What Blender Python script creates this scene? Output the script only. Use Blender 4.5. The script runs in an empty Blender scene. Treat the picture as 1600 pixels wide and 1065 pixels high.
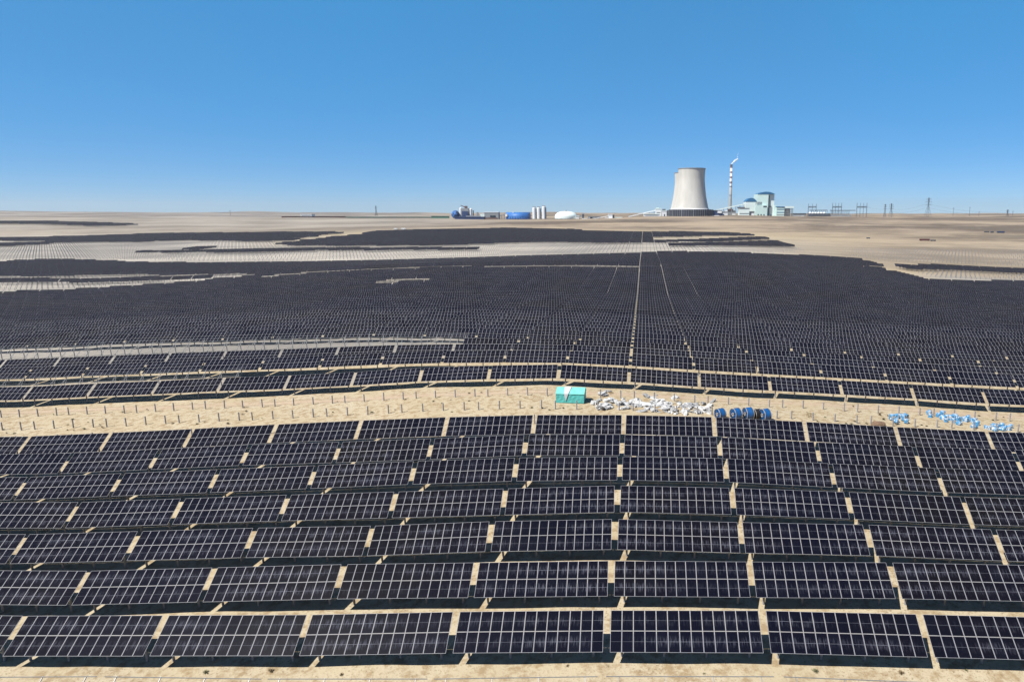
import bpy, bmesh, math, random
import numpy as np
from mathutils import Vector, Matrix
random.seed(7)
rng = np.random.default_rng(7)
sc = bpy.context.scene
COL = sc.collection
# ------------------------------------------------------------------ camera
H = 50.0                                   # flying height of the camera over the ground below it
F = 1066.67; CX = 960.0; CY = 532.5        # lens in photograph pixels, optical centre
PITCH = math.atan((CY-333)/F); YAW = math.radians(2.5)
cam = bpy.data.cameras.new('camera'); camo = bpy.data.objects.new('camera', cam); COL.objects.link(camo)
cam.sensor_width = 36; cam.lens = 24; cam.shift_x = -(CX-800)/1600
cam.clip_start = 1; cam.clip_end = 60000
camo.location = (0, 0, H); camo.rotation_euler = (math.pi/2-PITCH, 0, YAW)
sc.camera = camo
CP, SP, CYW, SYW = math.cos(PITCH), math.sin(PITCH), math.cos(YAW), math.sin(YAW)
def proj(X, Y, Z):
    Z = Z-H
    x = X*CYW+Y*SYW; fh = -X*SYW+Y*CYW
    d = fh*CP-Z*SP; up = fh*SP+Z*CP
    return CX+F*x/d, CY-F*up/d
def ray(px, py):
    u = (px-CX)/F; v = (py-CY)/F
    fh = CP-v*SP; up = -SP-v*CP
    return u*CYW-fh*SYW, u*SYW+fh*CYW, up
# ------------------------------------------------------------------ terrain heights (surveyed slices across the view)
UG=np.array([-1.4, -1.2, -1.05, -0.975, -0.9, -0.825, -0.75, -0.675, -0.6, -0.525, -0.45, -0.375, -0.3, -0.225, -0.15, -0.075, -0.0, 0.075, 0.15, 0.225, 0.3, 0.375, 0.45, 0.525, 0.6, 0.8, 1.0])
SL=[(69.2,[-53.7,-53.7,-53.4,-53.2,-53.1,-52.9,-52.7,-52.5,-52.4,-52.2,-51.9,-51.7,-51.4,-51.2,-51.0,-50.8,-50.7,-50.6,-50.4,-50.3,-50.3,-50.3,-50.3,-50.3,-50.3,-50.3,-50.3]),
(79.2,[-53.4,-53.4,-53.3,-53.1,-52.9,-52.5,-52.2,-51.9,-51.6,-51.3,-51.0,-50.8,-50.6,-50.4,-50.1,-49.9,-49.8,-49.7,-49.6,-49.5,-49.4,-49.3,-49.2,-49.2,-49.2,-49.2,-49.2]),
(89.1,[-53.3,-53.3,-53.0,-52.6,-52.3,-52.0,-51.7,-51.3,-51.0,-50.7,-50.5,-50.1,-49.7,-49.3,-49.0,-48.7,-48.7,-48.8,-48.8,-48.8,-48.8,-48.8,-48.9,-49.1,-49.2,-49.3,-49.3]),
(99.1,[-52.6,-52.6,-52.5,-52.3,-52.0,-51.6,-51.1,-50.7,-50.3,-49.9,-49.6,-49.2,-48.9,-48.5,-48.1,-47.7,-47.6,-47.7,-47.7,-47.9,-48.0,-48.2,-48.4,-48.6,-48.7,-48.8,-48.8]),
(109.1,[-52.6,-52.6,-52.2,-51.8,-51.3,-50.8,-50.3,-49.9,-49.4,-48.9,-48.4,-47.9,-47.4,-47.0,-46.8,-46.5,-46.4,-46.4,-46.5,-46.8,-47.1,-47.3,-47.6,-47.7,-47.9,-47.9,-47.9]),
(119.1,[-51.7,-51.7,-51.6,-51.3,-50.8,-50.2,-49.7,-49.1,-48.6,-48.2,-47.8,-47.3,-46.8,-46.2,-45.9,-45.8,-45.7,-45.9,-46.1,-46.5,-46.8,-47.1,-47.3,-47.5,-47.7,-47.9,-47.9]),
(129.0,[-51.9,-51.9,-51.5,-51.1,-50.5,-49.9,-49.3,-48.7,-48.0,-47.4,-46.8,-46.3,-45.8,-45.4,-45.1,-45.0,-44.9,-45.0,-45.3,-45.7,-46.2,-46.6,-47.0,-47.4,-47.6,-47.9,-47.9]),
(168.9,[-51.8,-51.8,-51.4,-51.0,-50.2,-49.6,-48.9,-48.1,-47.6,-46.9,-46.1,-45.1,-44.4,-43.9,-43.5,-43.8,-44.5,-45.3,-45.9,-46.4,-47.0,-47.6,-48.3,-49.0,-49.5,-49.8,-49.8]),
(228.7,[-50.5,-50.5,-49.9,-49.3,-48.4,-47.5,-46.8,-46.2,-45.7,-44.9,-44.1,-43.7,-43.9,-44.3,-44.4,-44.7,-45.2,-46.1,-47.1,-48.1,-49.0,-49.5,-50.1,-50.6,-51.0,-51.4,-51.4]),
(400.0,[-58.8,-58.8,-58.5,-58.1,-57.5,-56.9,-56.1,-55.2,-54.3,-53.1,-51.8,-50.6,-50.1,-49.7,-49.8,-50.2,-50.8,-51.8,-52.9,-54.2,-55.5,-56.6,-57.7,-58.8,-59.5,-60.1,-60.1]),
(580.0,[-62.8,-62.8,-62.2,-61.6,-60.6,-59.6,-58.2,-56.4,-54.5,-52.4,-50.1,-48.0,-47.0,-46.0,-45.5,-45.4,-45.7,-46.7,-48.9,-51.3,-54.0,-56.5,-57.8,-59.2,-60.1,-60.9,-60.9]),
(770.0,[-64.9,-64.9,-64.7,-64.5,-64.0,-63.5,-63.0,-62.2,-61.5,-60.5,-59.5,-58.2,-55.6,-53.9,-51.9,-49.8,-46.7,-46.7,-49.2,-51.7,-54.0,-58.9,-62.3,-64.4,-65.7,-67.0,-67.0]),
(930.0,[-59.6,-59.6,-59.6,-59.5,-59.3,-59.1,-58.4,-56.9,-55.4,-53.9,-52.3,-50.8,-48.9,-47.0,-45.4,-43.8,-43.6,-43.9,-45.6,-48.5,-51.5,-54.1,-56.5,-58.6,-59.9,-61.2,-61.2]),
(1450.0,[-57.9,-57.9,-57.3,-56.7,-55.5,-54.4,-52.5,-49.3,-46.0,-43.4,-41.1,-38.9,-36.1,-34.3,-34.7,-38.4,-40.9,-41.2,-43.9,-47.0,-48.3,-48.8,-49.1,-49.4,-49.5,-49.7,-49.7]),
(1900.0,[-36.8,-36.8,-36.4,-36.0,-35.2,-34.5,-33.7,-32.9,-32.1,-30.4,-28.2,-26.1,-24.7,-23.2,-22.0,-21.0,-19.8,-18.9,-18.8,-20.6,-23.4,-25.8,-27.1,-28.5,-29.2,-30.0,-30.0]),
(2300.0,[-21.8,-21.8,-21.8,-21.7,-21.7,-21.6,-21.5,-21.5,-21.4,-21.1,-20.8,-20.5,-20.1,-20.5,-20.9,-19.3,-13.6,-6.3,-11.1,-10.4,-12.7,-14.8,-16.5,-18.1,-19.1,-20.0,-20.0]),
(3500.0,[-13.2,-13.2,-13.2,-13.2,-13.2,-13.1,-13.1,-13.1,-13.4,-13.8,-14.2,-14.5,-14.0,-13.5,-13.1,-13.0,-13.8,-14.6,-15.4,-15.3,-14.6,-13.9,-13.2,-12.5,-12.1,-11.7,-11.7]),
(6000.0,[26.9,26.9,25.1,22.9,18.9,12.2,3.6,9.9,7.2,4.9,3.8,2.7,1.6,0.5,-0.6,-1.7,-2.6,-1.7,-0.8,-0.4,-7.8,-4.0,-3.7,-5.2,-6.0,-6.8,-6.8]),
(9000.0,[1.6,1.6,0.9,0.1,-1.4,-3.0,-4.6,-6.2,-7.8,-9.0,-10.1,-11.1,-12.2,-13.2,-14.3,-15.3,-16.3,-16.2,-16.2,-16.1,-16.1,-16.0,-16.0,-15.9,-15.9,-15.9,-15.9])]
ROWS_FAR="""6:-16+26;7:-17+28;8:-17+28;9:-18+30;10:-19+31;11:-19+31;12:-20+33;13:-21+34;14:-21+35;15:-22+36;16:-23+37;17:-24+39;18:-24+39;19:-25+41;20:-26+42;21:-26+43;22:-27+44;23:-28+45;24:-28+46;25:-29+47;26:-30+49;27:-30+49;28:-31+21,-9+28;29:-32+22,-8+28;30:-25+14,-8+28;31:-23+13,-8+29;32:-22+43;33:-21+43;34:-20+42;35:-19+41;36:-19+2,-16+39;37:-18+1,-15+38;38:-10+3,0+24;39:-27+7,-18+1,1+23;40:-31+8,-18+2,1+12,16+7;41:-32+3,-19+8,-8+21;42:-19+32;43:-20+33;44:-22+35;45:-25+38;46:-43+4,-33+3,-26+7,-18+31;47:-42+29,-12+23;48:-45+57;49:-45+58;50:-46+59;51:-45+57;52:-46+58;53:-46+58;54:-49+62,15+1;55:-47+6,-40+54,15+2;56:-48+60,15+3;57:-51+65,15+8,26+4;58:-49+63,17+12;59:-52+66,18+13;60:-53+66,17+12;61:-53+66,18+10;62:-52+22,0+7,10+4;63:-53+20,1+2;64:-55+20;65:-44+8;66:-44+6;67:-43+3;73:-15+3;74:-17+5;75:-21+6,2+2;76:-33+8,-24+7,2+3;77:-34+13,2+5;78:-38+16,3+6;79:-38+13,4+6;80:-41+4,5+6;81:-41+1,5+7;82:-18+4,-4+4,6+6;83:-19+7,-6+8,7+5;84:-38+1,-22+22,7+5;85:-39+2,-22+25,8+4;86:-39+2,-26+29,8+4;87:-39+2,-27+27,2+3,9+3;88:-39+2,-30+28,3+3,9+3;89:-31+32,3+3,9+3;90:-31+31,4+3,10+2;91:-32+7,-24+22,5+2,10+2;92:-33+32,5+3,11+1;93:-32+31,5+3,11+1;94:-33+34,6+2;95:-32+33,6+3;96:-31+30,7+2;97:-74+6,-32+30,7+3;98:-74+10,-30+31,8+2;99:-76+15,-32+18,-13+14,8+3;100:-73+11,-33+34,9+2;101:-76+15,-39+3,-30+29,9+3;102:-75+15,-40+6,-32+32,10+2;103:-76+13,-41+7,-32+34,10+2;104:-77+17,-42+8,-30+34,11+1;105:-78+17,-41+6,-30+32,11+1;106:-65+4,-45+9,-32+34;107:-64+3,-45+9,-29+12,-16+21;108:-63+1,-53+2,-46+10,-32+38;109:-63+3,-56+5,-47+12,-29+35;110:-63+10,-51+16,-29+35;111:-64+30,-31+35;112:-62+26,-31+36;113:-65+28,-29+37;114:-62+27,-30+38;115:-63+27,-29+39;116:-70+35,-28+11,-16+27;117:-72+36,-30+13,-16+28;118:-72+26,-45+8,-31+43;119:-76+41,-31+34,4+6;120:-75+39,-31+39;121:-80+46,-31+32,2+6;122:-79+45,-31+24,4+8;123:-83+48,-31+18,-12+4,1+8;124:-82+46,-27+20,5+6;125:-84+47,-31+23,4+7;126:-87+51,-29+22,3+7;127:-89+19,-69+30,-27+20,3+3,8+2;128:-88+48,-18+9,4+1;129:-90+48,-18+5,-9+1;130:-96+7,-73+30,-17+2;131:-73+25;132:-69+17;133:-67+15;134:-64+8;135:-64+5;169:-86+2;170:-87+7;171:-85+3;172:-88+9;173:-91+10;174:-90+8;175:-89+8;176:-92+9;177:-94+12;178:-96+13;179:-98+13;180:-97+8;181:-103+16;182:-99+7;183:-101+13;184:-102+11;185:-120+25;186:-120+28;187:-119+25;188:-120+25;189:-122+25;190:-120+21;191:-123+23;192:-122+20;193:-122+19;194:-122+18;195:-125+22"""
ROWS_PILES="""28:-10+1;29:-10+2;30:-11+3;31:-10+2;34:-32+5;35:-33+7;36:-33+9,-17+1;37:-34+11,-17+2;38:-35+13,-18+8,-7+7;39:-35+8,-17+18;40:-36+5,-23+2,-16+17;41:-37+5,-29+9,-11+3;42:-37+18;43:-38+18;44:-38+16;45:-39+14;46:-39+6,-30+2,15+3,22+2;47:15+9;48:15+10;49:15+10;50:15+10;51:15+11;52:15+11;53:16+11;54:16+11;55:17+10;56:18+10;57:23+3;65:-19+3;66:-28+25,16+2;67:-31+31,6+3,15+11;68:-33+34,3+6,15+15;69:-54+1,-35+44,14+16;70:-55+10,-38+48,14+17;71:-55+12,-41+51,14+17;72:-56+67,15+16;73:-56+41,-12+23,15+17;74:-57+40,-12+23,15+17;75:-58+37,-15+17,4+8,15+17;76:-58+25,-25+1,-17+19,5+7,15+18;77:-59+23,-19+21,7+5,16+17;78:-59+20,-22+25,9+3,16+17;79:-60+20,-25+29,10+2,16+18;80:-61+20,-37+42,11+1,16+18;81:-61+20,-40+45,16+18;82:-62+44,-14+10,0+3,16+19;83:-63+41,-9+3,17+18;84:-63+25,-37+14,17+18;85:-64+25,-37+12,17+19;86:-64+25,-37+11,18+18;87:-65+26,-37+9,20+16;88:-66+27,-37+7,23+14;89:-66+34,26+9;90:-67+35,31+2;91:-68+35;92:-68+35;93:-69+36;94:-69+35;95:-70+36;96:-71+37;97:-68+34;98:-61+28;99:-61+26;100:-61+24;101:-60+21;102:-60+20;103:-60+19;104:-60+18;105:-61+18;106:-75+10,-61+16;107:-74+10,-61+15;108:-72+9,-62+9,-51+3;109:-70+7,-60+4,-51+2;110:-67+4,-52+1"""
for _i, (_y, _z) in enumerate(SL):
    if _y > 200:
        _z = np.array(_z)
        for _ in range(2): _z[1:-1] = .25*_z[:-2]+.5*_z[1:-1]+.25*_z[2:]
        SL[_i] = (_y, list(_z))
YS = np.array([59.2]+[a for a, _ in SL]); ZS = np.array([a for _, a in SL]); ZS = np.vstack([ZS[0]-(ZS[1]-ZS[0])*.8, ZS])
_T = {}
def vnoise(x, y, s, seed):
    if seed not in _T: _T[seed] = np.pad(np.random.default_rng(seed).random((256, 256)), ((0, 1), (0, 1)), mode='wrap')
    r = _T[seed]; x = np.asarray(x, float)/s; y = np.asarray(y, float)/s
    i = np.floor(x).astype(int); j = np.floor(y).astype(int); a = x-i; b = y-j; a = a*a*(3-2*a); b = b*b*(3-2*b); i = i % 256; j = j % 256
    return (r[j, i]*(1-a)+r[j, i+1]*a)*(1-b)+(r[j+1, i]*(1-a)+r[j+1, i+1]*a)*b-.5
def gz(X, Y):
    X = np.asarray(X, float); Y = np.asarray(Y, float)
    Yc = np.clip(Y, 59.2, 9000); u = np.clip(X/Yc, UG[0], UG[-1])
    i = np.clip(np.searchsorted(YS, Yc)-1, 0, len(YS)-2); t = (Yc-YS[i])/(YS[i+1]-YS[i])
    j = np.clip(np.searchsorted(UG, u)-1, 0, len(UG)-2); s = (u-UG[j])/(UG[j+1]-UG[j])
    n = len(UG)-1; q = lambda r: (lambda a, b, c, d: b+.5*s*(c-a+s*(2*a-5*b+4*c-d+s*(3*(b-c)+d-a))))(ZS[r, np.maximum(j-1, 0)], ZS[r, j], ZS[r, j+1], ZS[r, np.minimum(j+2, n)])
    far = np.clip((Y-205)/60, 0, 1)*np.clip((1500-Y)/300, 0, 1)
    return q(i)*(1-t)+q(i+1)*t+H+far*(1.8*vnoise(X, Y, 150, 11)+.5*vnoise(X, Y, 70, 12))
def ground_at(px, py):
    rx, ry, up = ray(px, py)
    lo, hi = 40.0, 40.0
    while hi < 9000:
        hi = lo*1.01+.3
        if H+up*hi < float(gz(rx*hi, ry*hi)): break
        lo = hi
    for _ in range(30):
        m = (lo+hi)/2
        if H+up*m < float(gz(rx*m, ry*m)): hi = m
        else: lo = m
    return Vector((rx*hi, ry*hi, float(gz(rx*hi, ry*hi))))
# ------------------------------------------------------------------ mesh helpers
class MB:
    def __init__(s): s.v = []; s.f = []; s.m = []
    def add(s, vs, fs, mi=0):
        n = len(s.v); s.v += [tuple(v) for v in vs]; s.f += [tuple(i+n for i in f) for f in fs]; s.m += [mi]*len(fs); return s
    def box(s, x0, x1, y0, y1, z0, z1, mi=0, M=None):
        vs = [Vector((x, y, z)) for z in (z0, z1) for x, y in ((x0, y0), (x1, y0), (x1, y1), (x0, y1))]
        if M is not None: vs = [M @ v for v in vs]
        return s.add(vs, [(3, 2, 1, 0), (4, 5, 6, 7), (0, 1, 5, 4), (1, 2, 6, 5), (2, 3, 7, 6), (3, 0, 4, 7)], mi)
    def beam(s, a, b, w, h=None, mi=0):
        a, b = Vector(a), Vector(b); d = (b-a); L = d.length
        q = d.to_track_quat('X', 'Z').to_matrix().to_4x4(); q.translation = a
        h = h or w
        return s.box(0, L, -w/2, w/2, -h/2, h/2, mi, q)
    def cyl(s, c, r0, r1, z0, z1, n=10, mi=0, cap=True, M=None):
        vs = []
        for r, z in ((r0, z0), (r1, z1)):
            vs += [Vector((c[0]+r*math.cos(2*math.pi*i/n), c[1]+r*math.sin(2*math.pi*i/n), z)) for i in range(n)]
        if M is not None: vs = [M @ v for v in vs]
        fs = [(i, (i+1) % n, n+(i+1) % n, n+i) for i in range(n)]
        if cap: fs += [tuple(range(n))[::-1], tuple(range(n, 2*n))]
        return s.add(vs, fs, mi)
    def lathe(s, prof, n=48, mi=0, c=(0, 0)):
        vs = [(c[0]+r*math.cos(2*math.pi*i/n), c[1]+r*math.sin(2*math.pi*i/n), z) for r, z in prof for i in range(n)]
        fs = [(k*n+i, k*n+(i+1) % n, (k+1)*n+(i+1) % n, (k+1)*n+i) for k in range(len(prof)-1) for i in range(n)]
        return s.add(vs, fs, mi)
    def mesh(s, name, mats, smooth=False):
        me = bpy.data.meshes.new(name); me.from_pydata(s.v, [], s.f)
        for m in (mats if isinstance(mats, (list, tuple)) else [mats]): me.materials.append(m)
        me.polygons.foreach_set('material_index', s.m)
        if smooth: me.polygons.foreach_set('use_smooth', [True]*len(s.f))
        me.update(); return me
    def build(s, name, mats, parent=None, smooth=False):
        return obj(name, s.mesh(name, mats, smooth), parent)
def obj(name, me, parent=None):
    o = bpy.data.objects.new(name, me); COL.objects.link(o)
    if parent is not None: o.parent = parent
    return o
def tag(o, label=None, cat=None, group=None, kind=None):
    if label: o['label'] = label
    if cat: o['category'] = cat
    if group: o['group'] = group
    if kind: o['kind'] = kind
    return o
def thing(name, label, cat, loc, rz=0, group=None):
    o = bpy.data.objects.new(name, None); COL.objects.link(o); o.empty_display_size = .3
    o.location = loc; o.rotation_euler = (0, 0, rz)
    return tag(o, label, cat, group)
def copy_tree(o, parent=None):
    c = o.copy(); COL.objects.link(c)
    if parent is not None: c.parent = parent
    for ch in KIDS.get(o.name, ()): copy_tree(ch, c)
    return c
KIDS = {}
def remember(o): KIDS[o.name] = list(o.children); [remember(c) for c in o.children]
ONES = 'zeroth first second third fourth fifth sixth seventh eighth ninth tenth eleventh twelfth thirteenth fourteenth fifteenth sixteenth seventeenth eighteenth nineteenth'.split()
TENS = {2: 'twent', 3: 'thirt', 4: 'fort', 5: 'fift', 6: 'sixt', 7: 'sevent', 8: 'eight', 9: 'ninet'}
def ordinal(n):
    if n < 20: return ONES[n]
    if n % 10 == 0: return TENS[n//10]+'ieth'
    return TENS[n//10]+'y-'+ONES[n % 10]
# ------------------------------------------------------------------ materials
class NG:                                        # tiny node-graph helper
    def __init__(s, m): s.nt = m.node_tree; s.b = s.nt.nodes['Principled BSDF']
    def n(s, t, **k):
        o = s.nt.nodes.new(t)
        for a, v in k.items(): setattr(o, a, v)
        return o
    def val(s, sock, v):
        if isinstance(v, bpy.types.NodeSocket): s.nt.links.new(v, sock)
        else: sock.default_value = v
    def math(s, op, a, b=0., c=0.):
        o = s.n('ShaderNodeMath', operation=op); s.val(o.inputs[0], a); s.val(o.inputs[1], b); s.val(o.inputs[2], c); return o.outputs[0]
    def mr(s, v, a, b, c=0., d=1.):
        o = s.n('ShaderNodeMapRange'); s.val(o.inputs['Value'], v)
        for k, x in zip(('From Min', 'From Max', 'To Min', 'To Max'), (a, b, c, d)): s.val(o.inputs[k], x)
        return o.outputs[0]
    def noise(s, vec, scale, detail=4., rough=.55):
        o = s.n('ShaderNodeTexNoise'); s.nt.links.new(vec, o.inputs['Vector']); o.inputs['Scale'].default_value = scale
        o.inputs['Detail'].default_value = detail; o.inputs['Roughness'].default_value = rough; return o.outputs['Fac']
    def mix(s, f, a, b):
        o = s.n('ShaderNodeMix', data_type='RGBA'); s.val(o.inputs[0], f)
        for k, x in ((6, a), (7, b)): s.val(o.inputs[k], (*(KA*q for q in x), 1) if isinstance(x, tuple) else x)
        return o.outputs[2]
KA = .66                                         # reflectances below are relative to pale sand; this sets the absolute level
def mat(name, col, rough=.7, metal=0., spec=.3, noise=None, bump=0.):
    col = tuple(KA*q for q in col)
    m = bpy.data.materials.new(name); m.use_nodes = True; nt = m.node_tree; b = nt.nodes['Principled BSDF']
    b.inputs['Base Color'].default_value = (*col, 1); b.inputs['Roughness'].default_value = rough
    b.inputs['Metallic'].default_value = metal; b.inputs['Specular IOR Level'].default_value = spec
    if noise:
        scale, amt = noise
        tc = nt.nodes.new('ShaderNodeTexCoord'); n = nt.nodes.new('ShaderNodeTexNoise'); n.inputs['Scale'].default_value = scale; n.inputs['Detail'].default_value = 5
        oi = nt.nodes.new('ShaderNodeObjectInfo'); va = nt.nodes.new('ShaderNodeVectorMath'); va.operation = 'MULTIPLY_ADD'
        va.inputs[1].default_value = (1, 1, 1); nt.links.new(tc.outputs['Object'], va.inputs[0]); nt.links.new(oi.outputs['Random'], va.inputs[2])
        nt.links.new(va.outputs[0], n.inputs['Vector'])
        r = nt.nodes.new('ShaderNodeMapRange'); r.inputs['From Min'].default_value = .3; r.inputs['From Max'].default_value = .7
        r.inputs['To Min'].default_value = 1-amt; r.inputs['To Max'].default_value = 1+amt
        mx = nt.nodes.new('ShaderNodeVectorMath'); mx.operation = 'SCALE'; mx.inputs[0].default_value = col
        nt.links.new(n.outputs['Fac'], r.inputs['Value']); nt.links.new(r.outputs[0], mx.inputs['Scale']); nt.links.new(mx.outputs[0], b.inputs['Base Color'])
        if bump:
            bp = nt.nodes.new('ShaderNodeBump'); bp.inputs['Strength'].default_value = bump; bp.inputs['Distance'].default_value = .1
            nt.links.new(n.outputs['Fac'], bp.inputs['Height']); nt.links.new(bp.outputs[0], b.inputs['Normal'])
    return m
def panel_material():
    m = bpy.data.materials.new('solar_cells'); m.use_nodes = True; g = NG(m)
    uv = g.n('ShaderNodeUVMap', uv_map='UVMap').outputs[0]
    sx = g.n('ShaderNodeSeparateXYZ'); g.nt.links.new(uv, sx.inputs[0])
    U, V = g.math('FRACT', sx.outputs[0]), g.math('FRACT', sx.outputs[1])
    du = g.math('ABSOLUTE', g.math('SUBTRACT', U, .5)); dv = g.math('ABSOLUTE', g.math('SUBTRACT', V, .5))
    frame = g.math('MAXIMUM', g.math('GREATER_THAN', du, .466), g.math('GREATER_THAN', dv, .481))
    half = g.math('LESS_THAN', dv, .0075)
    cell = g.math('LESS_THAN', g.math('ABSOLUTE', g.math('SUBTRACT', g.math('FRACT', g.math('MULTIPLY', U, 6.)), .5)), .47)
    pos = g.n('ShaderNodeNewGeometry').outputs['Position']
    oi = g.n('ShaderNodeObjectInfo').outputs['Random']
    # busbar glints painted into the colour as streaks around the middle gap
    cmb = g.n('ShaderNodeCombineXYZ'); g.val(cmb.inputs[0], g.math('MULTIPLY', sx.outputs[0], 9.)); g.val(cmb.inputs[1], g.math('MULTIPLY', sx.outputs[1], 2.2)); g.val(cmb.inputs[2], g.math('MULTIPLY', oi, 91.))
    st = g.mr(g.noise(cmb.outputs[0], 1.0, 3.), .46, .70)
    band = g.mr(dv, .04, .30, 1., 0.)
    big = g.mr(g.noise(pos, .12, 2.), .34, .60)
    glint_streak = g.math('MULTIPLY', g.math('MULTIPLY', st, band), big)
    brown_sheen = g.mr(g.noise(pos, .03, 3.), .45, .7)  # broad brownish reflection tones painted into the cell colour
    base = g.mix(brown_sheen, (.0052, .0059, .0142), (.0095, .0088, .0112))
    base = g.mix(g.math('MULTIPLY', g.mr(oi, .6, 1.), .5), base, (.0092, .0105, .0215))
    base = g.mix(g.math('MULTIPLY', glint_streak, .85), base, (.12, .125, .165))
    base = g.mix(cell, (.013, .0135, .020), base)
    base = g.mix(g.math('MULTIPLY', half, g.math('ADD', .35, g.math('MULTIPLY', big, .5))), base, (.20, .21, .245))
    base = g.mix(frame, base, (.20, .205, .23))
    g.nt.links.new(base, g.b.inputs['Base Color'])
    g.b.inputs['Roughness'].default_value = .30; g.b.inputs['Specular IOR Level'].default_value = .015      # textured anti-reflex glass
    return m
M = {}
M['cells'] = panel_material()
M['frame'] = mat('aluminium_frame', (.31, .315, .345), .55, 0)
M['back'] = mat('module_back_glass', (.05, .05, .055), .4)
M['steel'] = mat('galvanised_steel', (.36, .37, .38), .5, .6, noise=(3, .15))
M['rack'] = mat('bare_galvanised_rack', (.34, .35, .36), .5, .35, noise=(2, .15))
M['pile'] = mat('weathered_pile', (.36, .35, .36), .75, .1, noise=(2.5, .25))
M['concrete'] = mat('tower_concrete', (.50, .48, .44), .9)
g_ = NG(M['concrete']); oc = g_.n('ShaderNodeTexCoord').outputs['Object']; mp_ = g_.n('ShaderNodeMapping'); mp_.inputs['Scale'].default_value = (.06, .06, .012); g_.nt.links.new(oc, mp_.inputs['Vector'])
sz_ = g_.n('ShaderNodeSeparateXYZ'); g_.nt.links.new(oc, sz_.inputs[0])
lift = g_.math('LESS_THAN', g_.math('FRACT', g_.math('DIVIDE', sz_.outputs[2], 7.5)), .12)
cc_ = g_.mix(g_.mr(g_.noise(mp_.outputs[0], 1., 5., .6), .35, .65), (.62, .605, .56), (.74, .72, .67))
cc_ = g_.mix(g_.math('MULTIPLY', lift, .18), cc_, (.45, .45, .43)); g_.nt.links.new(cc_, g_.b.inputs['Base Color'])
M['collar'] = mat('pale_concrete_collar', (.95, .95, .94), .8)
M['louvre'] = mat('dark_louvre_screen', (.035, .04, .06), .6, noise=(.08, .3))
M['mint'] = mat('mint_cladding', (.72, .93, .90), .55, noise=(.05, .06))
M['mintpale'] = mat('pale_mint_cladding', (.90, 1.02, 1.0), .55, noise=(.05, .06))
M['blueroof'] = mat('blue_roof_sheet', (.035, .17, .36), .45, noise=(.05, .15))
M['greydark'] = mat('dark_grey_steelwork', (.10, .115, .14), .6, noise=(.1, .2))
M['grey'] = mat('grey_cladding', (.33, .35, .37), .6, noise=(.1, .12))
M['white'] = mat('white_cladding', (.95, .97, .98), .5, noise=(.08, .05))
M['bluewall'] = mat('bright_blue_cladding', (.045, .20, .58), .5, noise=(.06, .12))
M['bluedark'] = mat('dark_blue_cladding', (.04, .075, .19), .5, noise=(.1, .2))
M['window'] = mat('dark_window_strip', (.02, .035, .05), .2, spec=.5)
M['green'] = mat('green_sheet_fence', (.13, .26, .20), .6, noise=(.02, .25))
M['redbrown'] = mat('red_brown_wall', (.17, .10, .085), .8, noise=(.02, .2))
M['lattice'] = mat('pylon_steel', (.11, .12, .145), .6, .2)
M['teal'] = mat('teal_tarpaulin', (.11, .52, .49), .6, noise=(1.2, .08), bump=.3)
M['whitecloth'] = mat('white_sheet', (.62, .64, .66), .6, noise=(1.5, .06), bump=.3)
M['sack'] = mat('white_plastic_sacking', (.62, .62, .61), .6, noise=(2.2, .4), bump=.5)
M['greysack'] = mat('dusty_grey_sacking', (.36, .365, .37), .6, noise=(2.2, .5), bump=.5)
M['cardboard'] = mat('weathered_plywood', (.36, .27, .15), .8, noise=(2, .25))
M['drumblue'] = mat('blue_cable_wrap', (.014, .11, .34), .32, spec=.5, noise=(1.2, .25))
M['drumrim'] = mat('pale_timber_flange', (.42, .40, .39), .75, noise=(1.5, .18))
M['black'] = mat('black_rubber', (.012, .012, .014), .6)
M['filmblue'] = mat('blue_plastic_film', (.09, .33, .62), .3, spec=.5, noise=(2.2, .35), bump=.4)
M['rust'] = mat('rusty_red_steel', (.14, .035, .03), .7, noise=(.5, .3))
M['rock'] = mat('brown_soil_heap', (.23, .15, .10), .95, noise=(1.5, .3), bump=.8)
M['scrub'] = mat('dry_scrub_twigs', (.30, .225, .13), .9, noise=(2, .4))
M['scrubgreen'] = mat('olive_scrub_leaves', (.25, .235, .13), .9, noise=(2, .4))
# ------------------------------------------------------------------ ground sheet
def spaced(lo_step, near, far, grow):
    a = [0.]; s = lo_step
    while a[-1] < far:
        if a[-1] > near: s *= grow
        a.append(a[-1]+s)
    return a
px_ = spaced(2.2, 170, 16000, 1.045)
XS_ = np.array([-a for a in px_[:0:-1]]+px_); YS_ = np.array([-a for a in spaced(6, 40, 3000, 1.2)[:0:-1]]+spaced(1.7, 230, 16000, 1.022))
gx, gy = np.meshgrid(XS_, YS_)
zz = gz(gx, gy)
zz = zz+.22*vnoise(gx, gy, 5, 1)+.35*vnoise(gx, gy, 14, 2)*np.clip(gy/120, 0, 1)-.05
zz = zz+np.clip((gy-1500)/500, 0, 1)*(7*vnoise(gx, gy, 330, 3)+4*vnoise(gx, gy, 120, 4))*(1-.65*np.clip(1-abs(gy-2300)/250, 0, 1))+np.clip((gy-2900)/1500, 0, 1)*(16*vnoise(gx, gy, 900, 5)+8*vnoise(gx, gy, 350, 6))
ny, nx = gx.shape
idx = np.arange(ny*nx).reshape(ny, nx)
quads = np.stack([idx[:-1, :-1], idx[:-1, 1:], idx[1:, 1:], idx[1:, :-1]], -1).reshape(-1, 4)
gm = bpy.data.meshes.new('ground')
gm.vertices.add(ny*nx); gm.vertices.foreach_set('co', np.stack([gx, gy, zz], -1).ravel())
gm.loops.add(len(quads)*4); gm.loops.foreach_set('vertex_index', quads.ravel().astype(np.int32))
gm.polygons.add(len(quads)); gm.polygons.foreach_set('loop_start', np.arange(0, len(quads)*4, 4, dtype=np.int32)); gm.polygons.foreach_set('loop_total', np.full(len(quads), 4, np.int32))
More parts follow.
